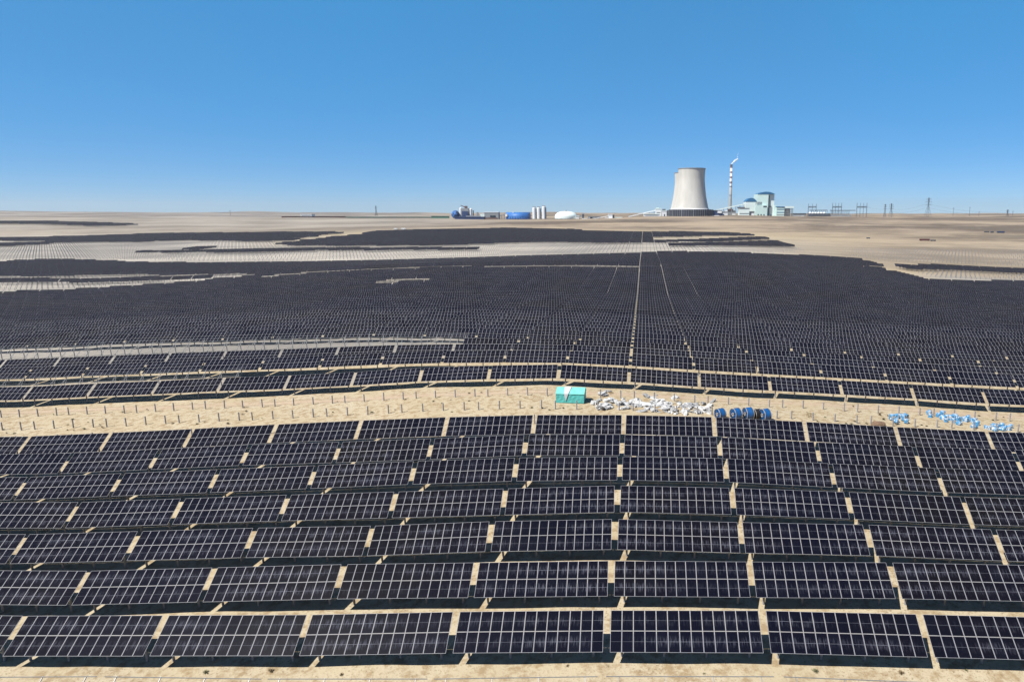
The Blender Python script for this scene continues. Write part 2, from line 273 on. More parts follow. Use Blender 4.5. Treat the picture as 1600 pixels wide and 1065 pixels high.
gm.polygons.foreach_set('use_smooth', np.ones(len(quads), bool)); gm.update()
sm = lambda v, a, b: np.clip((v-a)/(b-a), 0, 1)
ug = gx/np.maximum(gy, 60)
# silt turned up by pile driving (pale), wheel-packed track along the strip, brown natural steppe far off
pale = sm(gy, 700, 780)*(1-sm(gy, 1000, 1400))*(1-.75*sm(ug, .12, .30))
pale = np.maximum(pale, sm(gy, 400, 470)*(1-sm(gy, 1500, 1800))*(1-sm(ug, -.62, -.40)))
pale = np.maximum(pale, sm(gy, 204, 209)*(1-sm(gy, 244, 250))*(1-sm(ug, -.28, -.12)))
pale = np.maximum(pale, .8*sm(gy, 176, 179)*(1-sm(gy, 188, 192))*(1-sm(ug, -.5, -.25)))
pale = np.maximum(pale, sm(gy, 420, 470)*(1-sm(gy, 640, 700))*sm(ug, .34, .44))
pale = np.maximum(pale, .9*sm(gy, 395, 405)*(1-sm(gy, 640, 680))*(1-sm(ug, .13, .16)))
pale = np.maximum(pale, .7*sm(gy, 1400, 1900)*(1-sm(gy, 2300, 3000))*(1-sm(ug, -.5, -.3)))
track = np.exp(-((gy-(164.6+1.2*np.sin(gx/40.)))/1.3)**2)
steppe = np.maximum(sm(gy, 1350, 1600), sm(gy, 560, 900)*sm(ug, .12, .35)*.85)
greyl = sm(gy, 1300, 1800)*(1-sm(ug, -.42, -.12))
for nm, a in (('pale', pale), ('track', track), ('steppe', steppe), ('grey', greyl)):
    at = gm.attributes.new(nm, 'FLOAT', 'POINT'); at.data.foreach_set('value', a.ravel().astype(np.float32))
def ground_material():
    m = bpy.data.materials.new('desert_sand'); m.use_nodes = True; g = NG(m)
    pos = g.n('ShaderNodeNewGeometry').outputs['Position']
    att = lambda k: g.n('ShaderNodeAttribute', attribute_name=k).outputs['Fac']
    flat = g.n('ShaderNodeMapping'); flat.inputs['Scale'].default_value = (.4, 1, 1); g.nt.links.new(pos, flat.inputs['Vector'])
    n1, n2, n3 = g.noise(pos, .09, 5.), g.noise(pos, .7, 6., .65), g.noise(pos, 3.2, 4., .6)
    nb = g.noise(flat.outputs[0], .010, 6., .65); nb2 = g.noise(flat.outputs[0], .0022, 7., .68); nb3 = g.noise(flat.outputs[0], .0045, 8., .7)
    c = g.mix(g.mr(n1, .35, .65), (.52, .434, .288), (.57, .49, .352))
    c = g.mix(g.mr(n2, .47, .62), c, (.385, .29, .175))
    c = g.mix(g.math('MULTIPLY', g.math('MULTIPLY', g.mr(n3, .56, .66), g.mr(n1, .42, .58, .35, 1.)), .8), c, (.24, .175, .10))
    c = g.mix(g.math('MULTIPLY', att('track'), .8), c, (.55, .42, .31))
    sp = g.n('ShaderNodeSeparateXYZ'); g.nt.links.new(pos, sp.inputs[0])
    dd = g.math('ABSOLUTE', g.math('SUBTRACT', sp.outputs[1], g.math('ADD', 164.6, g.math('MULTIPLY', g.math('SINE', g.math('DIVIDE', sp.outputs[0], 40.)), 1.2))))
    rut = g.mr(g.math('ABSOLUTE', g.math('SUBTRACT', dd, g.math('ADD', .7, n1))), .55, .1)
    c = g.mix(g.math('MULTIPLY', rut, g.mr(n1, .4, .62, .0, .5)), c, (.37, .29, .20))
    pc = g.mix(g.mr(g.math('ADD', g.math('MULTIPLY', nb, .5), g.math('MULTIPLY', nb3, .5)), .42, .58), (.30, .28, .25), (.53, .485, .42))
    sp = g.n('ShaderNodeSeparateXYZ'); g.nt.links.new(pos, sp.inputs[0])
    dd = g.math('ABSOLUTE', g.math('SUBTRACT', sp.outputs[1], g.math('ADD', 164.6, g.math('MULTIPLY', g.math('SINE', g.math('DIVIDE', sp.outputs[0], 40.)), 1.2))))
    rut = g.mr(g.math('ABSOLUTE', g.math('SUBTRACT', dd, g.math('ADD', .7, n1))), .55, .1)
    c = g.mix(g.math('MULTIPLY', rut, g.mr(n1, .4, .62, .0, .5)), c, (.37, .29, .20))
    pc = g.mix(g.mr(n2, .62, .72), pc, (.56, .54, .50))
    c = g.mix(att('pale'), c, pc)
    sc_ = g.mix(g.mr(nb3, .43, .56), (.165, .130, .102), (.375, .305, .228))
    sc_ = g.mix(g.mr(nb2, .50, .60), sc_, (.43, .345, .245))
    sc_ = g.mix(g.mr(nb2, .46, .38), sc_, (.150, .128, .105))
    nb4 = g.noise(flat.outputs[0], .022, 8., .7)
    sc_ = g.mix(g.math('MULTIPLY', g.mr(nb4, .52, .62), .6), sc_, (.19, .148, .108))
    sc_ = g.mix(g.math('MULTIPLY', g.mr(nb4, .46, .38), .5), sc_, (.47, .39, .29))
    sc_ = g.mix(g.math('MULTIPLY', att('grey'), .85), sc_, g.mix(g.mr(nb3, .40, .60), (.185, .165, .150), (.385, .365, .335)))
    c = g.mix(g.math('MULTIPLY', att('steppe'), g.math('SUBTRACT', 1., g.math('MULTIPLY', att('pale'), .6))), c, sc_)
    g.nt.links.new(c, g.b.inputs['Base Color']); g.b.inputs['Roughness'].default_value = .95; g.b.inputs['Specular IOR Level'].default_value = .1
    bp = g.n('ShaderNodeBump'); bp.inputs['Strength'].default_value = .5; bp.inputs['Distance'].default_value = .25
    g.val(bp.inputs['Height'], g.math('ADD', n2, g.math('MULTIPLY', n3, .5))); g.nt.links.new(bp.outputs[0], g.b.inputs['Normal'])
    return m
gm.materials.append(ground_material())
tag(obj('ground', gm), kind='structure')
# ------------------------------------------------------------------ solar tables
PITCHX = 17.95; X0 = -3.86; ROW0 = 69.2; ROWP = 9.97; TILT = math.radians(34.5); HC = 3.456
MW, MH = 1.303, 2.384
ct, st_ = math.cos(TILT), math.sin(TILT)
def module_mesh():
    b = MB(); w, h, t, r = MW/2, MH/2, .018, .034
    b.box(-w, w, -h, h, -t, t-.003, 0)
    o = [(-w, -h, t), (w, -h, t), (w, h, t), (-w, h, t)]; i = [(-w+r, -h+r, t), (w-r, -h+r, t), (w-r, h-r, t), (-w+r, h-r, t)]
    b.add(o+i, [(0, 1, 5, 4), (1, 2, 6, 5), (2, 3, 7, 6), (3, 0, 4, 7)], 0)
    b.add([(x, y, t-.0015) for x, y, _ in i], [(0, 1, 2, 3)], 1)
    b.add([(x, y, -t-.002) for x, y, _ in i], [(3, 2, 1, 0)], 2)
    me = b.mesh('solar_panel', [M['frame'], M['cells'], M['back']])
    uvl = me.uv_layers.new(name='UVMap')
    for p in me.polygons:
        for li in p.loop_indices:
            v = me.vertices[me.loops[li].vertex_index].co
            uvl.data[li].uv = ((v.x+w)/(2*w), .02+.96*(v.y+h)/(2*h))
    return me
POSTX = (-7.33, -2.44, 2.44, 7.33)
def slope_pt(x, d, off=0): return (x, d*ct-off*st_, HC+d*st_+off*ct)
def rack_parts(root, m_steel, m_post):
    b = MB(); b.cyl((0, 0), .15, .15, -1.2, 2.05, 10); b.box(-.06, .06, -.05, .05, 2.05, HC-.26)
    pm = b.mesh('support_post', m_post)
    b = MB(); b.beam(slope_pt(0, -2.05, -.15), slope_pt(0, 2.05, -.15), .07, .12)
    b.beam((0, -.02, 1.9), slope_pt(0, -1.35, -.2), .06); b.beam((0, .02, 1.9), slope_pt(0, 1.35, -.2), .06)
    rm = b.mesh('rafter', m_steel)
    for x in POSTX:
        obj('support_post', pm, root).location.x = x; obj('rafter', rm, root).location.x = x
    for d in (-1.95, -.62, .62, 1.95):
        b = MB(); b.beam(slope_pt(-8.58, d, -.062), slope_pt(8.58, d, -.062), .055, .075); b.build('purlin', m_steel, root)
def place(root, j, Y, xj=0.):
    X = X0+PITCHX/2+PITCHX*j
    zl, zr = float(gz(X-PITCHX/2, Y)), float(gz(X+PITCHX/2, Y)); z = (zl+zr)/2; s = (zr-zl)/PITCHX
    root.location = (X, Y+2.4*ct, z); root.rotation_euler = (random.uniform(-.004, .004), -math.atan(s), 0)
def in_view(j, Y):
    X = X0+PITCHX/2+PITCHX*j
    a = [proj(X+e*8.59, Y+dy, float(gz(X, Y))+h) for e in (-1, 1) for dy, h in ((0, 2.1), (3.95, 4.81))]
    return max(q[0] for q in a) > 4 and min(q[0] for q in a) < 1596 and min(q[1] for q in a) < 1060
def parse(s): return {int(r.split(':')[0]): [tuple(map(int, q.split('+'))) for q in r.split(':')[1].split(',')] for r in s.strip().split(';')}
FAR, PIL = parse(ROWS_FAR), parse(ROWS_PILES)
yrow = lambda n: ROW0+ROWP*n               # n = 0 is the nearest full row; rows 7..9 are bare piles, row 10 is the first row beyond the strip
cells = []                                  # (row index, column) of every slot that carries a table
for n in range(0, 7): cells += [(n, j) for j in range(-11, 10)]
def pxcol(j, Y):
    X = X0+PITCHX/2+PITCHX*j; return proj(X, Y, float(gz(X, Y))+2)[0]
racks = [(-1, j) for j in range(-8, 7)]
for n in (10, 12, 13, 14):
    for j in range(-17, 13):
        if n == 14 and pxcol(j, yrow(14)) < 706: racks.append((n, j)); continue
        cells.append((n, j))
racks += [(11, j) for j in range(-14, -6)]+[(15, j) for j in range(-17, 0) if pxcol(j, yrow(15)) < 700]
for k, runs in FAR.items():
    for a, l in runs: cells += [(10+k, j) for j in range(a, a+l)]
near = [c for c in cells if in_view(c[0], yrow(c[1])) ] if False else None
vis = [c for c in cells if in_view(c[1], yrow(c[0]))]
vis.sort(key=lambda c: (c[0], c[1]))
indiv = vis[:300]
iset = set(indiv)
proto = thing('solar_table', 'x', 'solar table', (0, 0, 0), 0, 'solar tables standing in long rows')
pm_ = module_mesh()
for r in (0, 1):
    for i in range(13):
        o = obj('solar_panel', pm_, proto); d = (r-.5)*(MH+.03)
        o.location = slope_pt((i-6)*(MW+.02), d); o.rotation_euler = (TILT+random.uniform(-.004, .004), random.uniform(-.003, .003), 0)
rack_parts(proto, M['steel'], M['pile'])
remember(proto)
rows_vis = {}
for n, j in vis: rows_vis.setdefault(n, []).append(j)
order = sorted(rows_vis)
def table_label(n, j):
    js = rows_vis[n]; i = js.index(j)+1; e = len(js)-i+1
    side = (ordinal(i), 'left') if i <= e else (ordinal(e), 'right')
    if n < 7: row = 'the nearest row' if n == 0 else 'the %s row up from the bottom' % ordinal(n+1)
    else: row = 'the %s row beyond the sandy strip' % ordinal(order.index(n)-6)
    return 'dark solar table in %s, %s from the %s' % (row, side[0], side[1])
for q, (n, j) in enumerate(indiv):
    o = proto if q == 0 else copy_tree(proto)
    place(o, j, yrow(n)); o['label'] = table_label(n, j)
# the thousands beyond: one object, real slabs on posts
rest = [c for c in cells if c not in iset]
A = np.array(rest, float); Xc = X0+PITCHX/2+PITCHX*A[:, 1]; Yc = ROW0+ROWP*A[:, 0]
Zl = gz(Xc-PITCHX/2, Yc); Zr = gz(Xc+PITCHX/2, Yc); slp = (Zr-Zl)/PITCHX; Zc = (Zl+Zr)/2+rng.normal(0, .015, len(Xc))
N = len(rest); W2 = 13*(MW+.02)/2-.01; L2 = MH+.015
def boxes(x0, x1, d0, d1, tilt, z0=None, z1=None):
    V = np.zeros((N, 8, 3)); k = 0
    for top in (0, 1):
        for x, d in ((x0, d0), (x1, d0), (x1, d1), (x0, d1)):
            if tilt:
                o = -.018+.036*top
                V[:, k] = np.stack([Xc+x, Yc+2.4*ct+d*ct-o*st_, Zc+slp*x+HC+d*st_+o*ct], -1)
            else: V[:, k] = np.stack([Xc+x, Yc+2.4*ct+d, Zc+slp*x+(z1 if top else z0)], -1)
            k += 1
    return V
FQ = np.array([(3, 2, 1, 0), (4, 5, 6, 7), (0, 1, 5, 4), (1, 2, 6, 5), (2, 3, 7, 6), (3, 0, 4, 7)])
VV = [boxes(-W2, W2, -L2, L2, True)]; 
VV += [boxes(x-.13, x+.13, -.13, .13, False, -1.2, HC-.22) for x in POSTX]
VV += [boxes(x-.035, x+.035, -2., 2., True)-np.array([0, 0, .12]) for x in POSTX]
V = np.concatenate([v.reshape(-1, 3) for v in VV]); nb = len(V)//8
Q = (np.arange(nb)[:, None, None]*8+FQ[None]).reshape(-1, 4)
fm = bpy.data.meshes.new('solar_tables')
fm.vertices.add(len(V)); fm.vertices.foreach_set('co', V.ravel())
fm.loops.add(len(Q)*4); fm.loops.foreach_set('vertex_index', Q.ravel().astype(np.int32))
fm.polygons.add(len(Q)); fm.polygons.foreach_set('loop_start', np.arange(0, len(Q)*4, 4, dtype=np.int32)); fm.polygons.foreach_set('loop_total', np.full(len(Q), 4, np.int32))
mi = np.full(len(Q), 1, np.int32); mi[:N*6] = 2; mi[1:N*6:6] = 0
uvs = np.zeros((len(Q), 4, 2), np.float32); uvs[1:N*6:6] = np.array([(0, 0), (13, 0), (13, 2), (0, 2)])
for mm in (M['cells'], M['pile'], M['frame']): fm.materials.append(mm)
fm.polygons.foreach_set('material_index', mi)
fm.polygons.foreach_set('use_smooth', np.zeros(len(Q), bool))
fm.uv_layers.new(name='UVMap').data.foreach_set('uv', uvs.ravel()); fm.update()
tag(obj('solar_tables', fm), 'thousands of dark solar tables covering the plain as far as the desert', 'solar tables', kind='stuff')
# bare racks without modules
rv = {}
for n, j in racks:
    if in_view(j, yrow(n)) or n == -1: rv.setdefault(n, []).append(j)
rp = None
for n in sorted(rv):
    js = [j for j in rv[n] if n != -1 or -40 < pxcol(j, yrow(-1)+3.9) < 1640]
    for i, j in enumerate(js):
        if rp is None:
            rp = thing('bare_rack', 'x', 'rack', (0, 0, 0), 0, 'bare racks without panels'); rack_parts(rp, M['rack'], M['pile']); remember(rp); o = rp
        else: o = copy_tree(rp)
        place(o, j, yrow(n))
        where = {-1: 'cut by the bottom edge of the photo', 11: 'behind the first table row past the sandy strip', 14: 'half hidden in front of the pale strip', 15: 'on the pale strip beside the dark field'}[n]
        o['label'] = 'bare grey rack %s, %s from the left' % (where, ordinal(i+1))
# ------------------------------------------------------------------ bare piles
def pile_mesh():
    b = MB(); b.cyl((0, 0), .15, .15, -1.2, 1.90, 10); b.cyl((0, 0), .165, .165, 1.90, 1.95, 10); b.box(-.05, .05, -.05, .05, 1.95, 2.02); return b.mesh('bare_pile', M['pile'])
plm = pile_mesh(); pspots = {}
for n in (7, 8, 9):
    for j in range(-16, 12):
        for x in POSTX:
            X = X0+PITCHX/2+PITCHX*j+x; Y = yrow(n)+2.4*ct
            u, v = proj(X, Y, float(gz(X, Y))+1.9)
            if -60 < u < 1660: pspots.setdefault(n, []).append((X+random.uniform(-.06, .06), Y+random.uniform(-.06, .06), 0 < u < 1600))
lname = {7: 'peeping over the top foreground table row', 8: 'in the nearer line across the sandy strip', 9: 'in the farther line across the sandy strip'}
npile = 0
for n, L in pspots.items():
    i = 0; tot = sum(q[2] for q in L)
    for X, Y, v in L:
        if not v: continue
        i += 1; e = tot-i+1
        o = obj('bare_pile', plm); o.location = (X, Y, float(gz(X, Y))); o.rotation_euler = (random.uniform(-.02, .02), random.uniform(-.02, .02), random.uniform(0, 3)); npile += 1
        o.scale.z = random.uniform(.95, 1.04)
        tag(o, 'grey bare pile %s, %s from the %s' % ((lname[n],)+((ordinal(i), 'left') if i <= e else (ordinal(e), 'right'))), 'pile', 'bare piles without racks')
far_p = []
for k, runs in PIL.items():
    Y = yrow(10+k)+2.4*ct
    for a, l in runs:
        for j in range(a, a+l):
            for x in POSTX: far_p.append((X0+PITCHX/2+PITCHX*j+x, Y))
far_p.sort(key=lambda q: q[1])
fp = np.array(far_p)
inv = [i for i, (X, Y) in enumerate(far_p) if 0 < proj(X, Y, float(gz(X, Y)))[0] < 1600]
take = inv[:300-npile]
for i in take:
    X, Y = far_p[i]; o = obj('bare_pile', plm); o.location = (X, Y, float(gz(X, Y)))
    tag(o, 'tiny bare pile among the pale far rows beyond the dark field', 'pile', 'far bare piles in pale rows')
ft = set(take); keep = [i for i in range(len(far_p)) if i not in ft]
fp = fp[keep]; fz = gz(fp[:, 0], fp[:, 1]); NP = len(fp)
V = np.zeros((NP, 8, 3))
for k, (x, y, z) in enumerate([(x, y, z) for z in (-1.2, 2.0) for x, y in ((-.16, -.16), (.16, -.16), (.16, .16), (-.16, .16))]):
    V[:, k] = np.stack([fp[:, 0]+x, fp[:, 1]+y, fz+z], -1)
Q = (np.arange(NP)[:, None, None]*8+FQ[None]).reshape(-1, 4)
fm = bpy.data.meshes.new('bare_piles'); fm.from_pydata(V.reshape(-1, 3).tolist(), [], Q.tolist()); fm.materials.append(M['pile']); fm.update()
tag(obj('bare_piles', fm), 'thousands of bare piles dotted in rows over the pale ground', 'piles', kind='stuff')
# ------------------------------------------------------------------ goods on the sandy strip
def on(o, px, py, dz=0., rz=0.):
    p = ground_at(px, py); o.location = (p.x, p.y, p.z+dz); o.rotation_euler[2] = rz; return o
def lump(name, mt, sx, sy, sz, rough, seed, sub=2):
    bm = bmesh.new(); bmesh.ops.create_icosphere(bm, subdivisions=sub, radius=1); r = random.Random(seed)
    ph = [(Vector((r.gauss(0, 1), r.gauss(0, 1), r.gauss(0, 1))), r.uniform(0, 6)) for _ in range(7)]
    for v in bm.verts:
        n = v.co.normalized(); d = 1+rough*sum(math.sin(2.2*n.dot(a)+b) for a, b in ph)/3+r.uniform(-.06, .06)
        c = Vector((abs(n.x)**.7*math.copysign(1, n.x), abs(n.y)**.7*math.copysign(1, n.y), abs(n.z)**.7*math.copysign(1, n.z)))*d
        v.co = (c.x*sx, c.y*sy, max(c.z, -.75)*sz+.75*sz)
    me = bpy.data.meshes.new(name); bm.to_mesh(me); bm.free(); me.materials.append(mt); return me
p = ground_at(891, 629)
t = thing('work_tent', 'teal tent with a white triangular flap on the sandy strip', 'tent', (p.x, p.y+1.9, p.z), math.radians(-2))
TX, TY, TW, TR = 3.35, 1.9, 2.15, 3.2
b = MB()
rs = random.Random(3)
def quad_sheet(b, A, B, C, D, nu, nv, amp, th, mi=0):
    A, B, C, D = map(Vector, (A, B, C, D)); nrm = (B-A).cross(D-A).normalized(); P0 = []; 
    for jv in range(nv+1):
        for iu in range(nu+1):
            a, c = iu/nu, jv/nv; q = (A*(1-a)+B*a)*(1-c)+(D*(1-a)+C*a)*c
            P0.append(q+nrm*(amp*(math.sin(iu*2.1+jv*1.3)+rs.uniform(-1, 1)*.6) if 0 < iu < nu and 0 < jv < nv else 0))
    n = len(P0); vs = P0+[q-nrm*th for q in P0]; fs = []
    for jv in range(nv):
        for iu in range(nu):
            a = jv*(nu+1)+iu; fs += [(a, a+1, a+nu+2, a+nu+1), (n+a+nu+1, n+a+nu+2, n+a+1, n+a)]
    b.add(vs, fs, mi)
quad_sheet(b, (-TX, -TY-.15, 0), (TX, -TY-.15, 0), (TX, -TY, TW), (-TX, -TY, TW), 10, 4, .05, .03)
quad_sheet(b, (TX, TY, 0), (-TX, TY, 0), (-TX, TY, TW), (TX, TY, TW), 10, 4, .05, .03)
for s in (-1, 1):
    quad_sheet(b, (s*TX, s*-TY, 0), (s*TX, s*TY, 0), (s*TX, s*TY, TW), (s*TX, s*-TY, TW), 6, 4, .04, .03)
    b.add([(s*TX, -TY, TW), (s*TX, TY, TW), (s*TX, .5, TR), (s*(TX-.03), -TY, TW), (s*(TX-.03), TY, TW), (s*(TX-.03), .5, TR)], [(0, 1, 2), (5, 4, 3)])
b.build('wall_sheet', M['teal'], t)
b = MB(); quad_sheet(b, (-TX-.1, -TY-.12, TW-.04), (TX+.1, -TY-.12, TW-.04), (TX+.1, .5, TR+.04), (-TX-.1, .5, TR+.04), 10, 5, .05, .03)
quad_sheet(b, (TX+.1, TY+.12, TW-.04), (-TX-.1, TY+.12, TW-.04), (-TX-.1, .5, TR+.04), (TX+.1, .5, TR+.04), 10, 3, .05, .03)
b.build('roof_sheet', mat('pale_teal_roof_sheet', (.20, .64, .58), .6, noise=(1.2, .08)), t)  # roof sheet a lighter teal than the walls
b = MB(); wv = [(-1.55, .42, TR+.16), (.15, .42, TR+.16), (-.35, -TY-.2, TW+.06), (-1.38, -TY-.2, TW+.06), (-.98, -TY-.27, .45)]
b.add(wv+[Vector(v)-Vector((0, -.03, .05)) for v in wv], [(3, 2, 1, 0), (4, 2, 3), (5, 6, 7, 8), (8, 7, 9), (0, 1, 6, 5), (1, 2, 7, 6), (2, 4, 9, 7), (4, 3, 8, 9), (3, 0, 5, 8)]); b.build('white_flap', M['whitecloth'], t)
# heap of white sacks, sheets and boards right of the tent
lumps = [lump('plastic_sack', M['sack'] if i % 2 == 0 else M['greysack'], (.75, .8, .7, .9, .6)[i], .55, .42, .42, 11+i) for i in range(5)]
r2 = random.Random(21)
heap = []
for i in range(52): heap.append((r2.uniform(927, 1046), r2.uniform(625, 640)))
for i in range(36): heap.append((r2.uniform(1036, 1117), r2.uniform(632, 647)))
heap += [(944, 614), (949, 611), (940, 617), (948, 618), (1018, 622), (1024, 618), (1012, 621), (1051, 624), (1056, 622)]
heap += [(r2.uniform(930, 1000), r2.uniform(624, 638)) for _ in range(22)]+[(r2.uniform(990, 1115), r2.uniform(628, 644)) for _ in range(30)]
heap.sort(key=lambda q: q[0])
for i, (u, v) in enumerate(heap):
    o = obj('plastic_sack', lumps[i % 5]); on(o, u, v, -.05, r2.uniform(0, 6)); s = r2.uniform(.6, 1.15); o.scale = (s*r2.uniform(.9, 1.9), s*r2.uniform(.8, 1.3), s*r2.uniform(.45, 1.05)); o.rotation_euler[0] = r2.uniform(-.3, .3); o.rotation_euler[1] = r2.uniform(-.4, .4)
    if u < 955 and v < 620: lb = 'white plastic sack on the small pile just right of the teal tent'
    elif 1045 < u < 1060 and v < 628: lb = 'white plastic sack lying alone behind the long white heap'
    elif u < 1040: lb = 'crumpled white plastic sack in the heap nearest the teal tent'
    else: lb = 'crumpled white plastic sack in the heap nearest the blue drums'
    tag(o, lb, 'sack', {'w': 'sacks'}.get('x', lb.replace('sack', 'sacks', 1)))
for i, (u, v, a, w, d, mt, lb) in enumerate([(978, 632, .3, 2.4, 1.2, 'whitecloth', 'white board leaning flat on the sack heap, left one'), (1008, 632, -.2, 2.8, 1.1, 'whitecloth', 'long white board across the middle of the sack heap'), (1030, 634, .1, 2.0, 1.1, 'whitecloth', 'white board at the right end of the longer sack heap'),
        (985, 638, .2, 1.6, 1.0, 'cardboard', 'brown plywood sheet at the foot of the sack heap, left one'), (1034, 638, -.1, 2.2, 1.0, 'cardboard', 'brown plywood sheet at the foot of the sack heap, right one'), (955, 614, .5, 1.1, .9, 'cardboard', 'small yellowish board beside the tent-side sack pile')]):
    b = MB(); b.box(-w/2, w/2, -d/2, d/2, 0, .05)
    for k in range(3): b.box(-w/2, w/2, -d/2+k*d*.45, -d/2+k*d*.45+.1*d, .05, .075)
    o = b.build('board', M[mt]); on(o, u, v, .25 if mt == 'whitecloth' else .06, a); o.rotation_euler = (.35 if mt == 'whitecloth' else .1, .06, a); tag(o, lb, 'board')
# crate frame, soil heap
b = MB()
for x in (-.5, .5):
    for y in (-.4, .4): b.box(x-.05, x+.05, y-.05, y+.05, 0, 1.0)
for z in (.05, .55, .9):
    b.box(-.55, .55, -.47, -.45, z, z+.1); b.box(-.55, .55, .45, .47, z, z+.1); b.box(-.57, -.55, -.45, .45, z, z+.1); b.box(.55, .57, -.45, .45, z, z+.1)
tag(on(b.build('slatted_crate', M['cardboard']), 1265, 652, 0, .3), 'open slatted wooden crate standing on sand right of the drums', 'crate')
tag(on(obj('soil_heap', lump('soil_heap', M['rock'], 1.5, 1.1, .62, .25, 5, 3)), 1373, 664, -.15), 'brown soil heap behind the top foreground row, beside blue bundles', 'soil heap')
# cable drums
M['blackwrap'] = mat('black_cable_wrap', (.02, .02, .023), .45, noise=(1.2, .3))
def drum(u, v, rz, dia, lb, wrap='drumblue'):
    p = ground_at(u, v); R = dia/2
    t = thing('cable_drum', lb, 'cable drum', (p.x, p.y, p.z+R), rz, 'blue cable drums in a line')
    ax = Matrix.Rotation(math.pi/2, 4, 'Y'); Wd = .80
    for s in (-1, 1):
        Ms = Matrix.Translation((s*Wd, 0, 0)) @ ax; b = MB()
        b.lathe([(R*.91, -.05), (R, -.05), (R, .05), (R*.91, .05), (R*.91, -.05)], 32)
        b.lathe([(R*.16, -.05), (R*.30, -.05), (R*.30, .05), (R*.16, .05), (R*.16, -.05)], 20)
        b.v = [tuple(Ms @ Vector(q)) for q in b.v]
        b.build('flange', M['drumrim'], t); b = MB()
        for k in range(6):
            Mk = Ms @ Matrix.Rotation(k*math.pi/3, 4, 'Z'); b.box(R*.28, R*.93, -.05, .05, -.04, .04, 0, Mk)
        b.build('spokes', M['black'], t)
        b = MB(); b.cyl((0, 0), R*.96, R*.96, -.02, .02, 28, M=Matrix.Translation((s*(Wd-.14), 0, 0)) @ ax); b.build('hollow_shade', M['black'], t)  # black disc stands in for the shade inside the open flange
    b = MB(); prof = [(R*.3, -Wd+.06)]; nr = 12
    for k in range(nr+1):
        z = -Wd+.07+k*(2*Wd-.14)/nr; prof += [(R*(.90+.035*math.sin(math.pi*k/nr)), z), (R*(.915+.035*math.sin(math.pi*k/nr)), z+.04)]
    b.lathe(prof[:-1]+[(R*.3, Wd-.06)], 32); b.v = [tuple(ax @ Vector(q)) for q in b.v]
    b.build('cable_wrap', M[wrap], t, True)
for u, v, rz, d, lb in ((1125, 655, .50, 2.6, 'leftmost blue cable drum, next to the white sacks'), (1149.5, 656, .46, 2.8, 'second blue cable drum from the left, standing close to the third'), (1168.5, 656, .30, 3.0, 'third blue cable drum from the left, the largest of them'), (1195, 657.5, .42, 2.9, 'rightmost blue cable drum with a long shadow on its right')):
    drum(u, v, rz, d, lb)
drum(1182.5, 655, .36, 2.5, 'black wound cable drum between the two right hand blue drums', 'blackwrap')
# blue film bundles
def bundle(seed):
    r = random.Random(seed); b = MB(); n = 14
    prof = [(.02, 0), (.44, 0), (.50, .08), (.47, .45), (.50, .8), (.42, .95), (.02, 1.0)]
    b.lathe(prof, n); b.v = [(x*(1+r.uniform(-.08, .08)), y*(1+r.uniform(-.08, .08)), z) for x, y, z in b.v]
    b.m = [1 if r.random() < .34 else 0 for i in range(len(b.f))]
    return b.mesh('film_bundle', [M['filmblue'], M['whitecloth']])
bms = [bundle(i) for i in range(4)]
spots = [(u, v, 'group', 0) for u, v in ((1393, 655), (1397, 660), (1402, 653), (1407, 651), (1411, 656), (1416, 660), (1418, 653), (1401, 658))]
spots += [(u, v, 'lone', 1) for u, v in ((1450, 648), (1453, 652))]
spots += [(u, v, 'chain', 2) for u, v in ((1466, 652), (1470, 655), (1472, 650), (1478, 659), (1480, 654), (1486, 657), (1489, 660), (1492, 655), (1497, 657), (1500, 663), (1503, 656), (1510, 658), (1513, 656), (1518, 659), (1522, 661), (1526, 664), (1524, 668))]
spots += [(u, v, 'end', 3) for u, v in ((1540, 669), (1545, 671), (1549, 668), (1552, 673), (1557, 669), (1561, 672), (1565, 668), (1568, 673), (1572, 669), (1576, 672), (1579, 669))]
bl = ['blue film bundle in the compact cluster beside the soil heap', 'blue film bundle of the lone pair left of the straggling chain', 'blue and white film bundle in the straggling chain on the sand', 'blue film bundle in the packed row at the far right end']
for i, (u, v, _, k) in enumerate(spots):
    o = obj('film_bundle', bms[i % 4]); on(o, u, v, 0, r2.uniform(0, 6)); s = r2.uniform(.9, 1.3); o.scale = (s, s*r2.uniform(.8, 1.2), s*r2.uniform(.8, 1.25))
    if r2.random() < .3: o.rotation_euler[0] = 1.5; o.location.z += .4
    tag(o, bl[k], 'bundle', bl[k].replace('bundle', 'bundles', 1))
# dry shrubs
def shrub(seed, mt):
    r = random.Random(seed); b = MB()
    for i in range(70):
        a = r.uniform(0, 6.28); e = r.uniform(.15, 1.4); L = r.uniform(.25, .55); q = Vector((math.cos(a)*math.cos(e), math.sin(a)*math.cos(e), math.sin(e)))
        s = q.cross(Vector((0, 0, 1))).normalized()*r.uniform(.015, .05); base = Vector((r.uniform(-.12, .12), r.uniform(-.12, .12), 0)); tip = base+q*L
        b.add([base-s*.3, base+s*.3, (base+tip)/2+s, tip, (base+tip)/2-s], [(0, 1, 2, 3, 4)])
    return b.mesh('dry_shrub', mt)
shm = [shrub(1, M['scrub']), shrub(2, M['scrub']), shrub(3, M['scrubgreen']), shrub(4, M['scrubgreen'])]
sh = []
def band(n, x0, x1, f, h):
    for _ in range(n):
        u = r2.uniform(x0, x1); sh.append((u, f(u)+r2.uniform(-h, h)))
midl = lambda u: float(np.interp(u, [0, 200, 400, 600, 800, 1000, 1200, 1400, 1600], [662, 655, 645, 634, 626, 634, 640, 650, 662]))
band(38, 0, 860, midl, 15); band(14, 1210, 1600, midl, 14); band(9, 0, 1600, lambda u: 1046, 8); band(10, 1230, 1375, lambda u: 658+.02*(u-1230), 3)
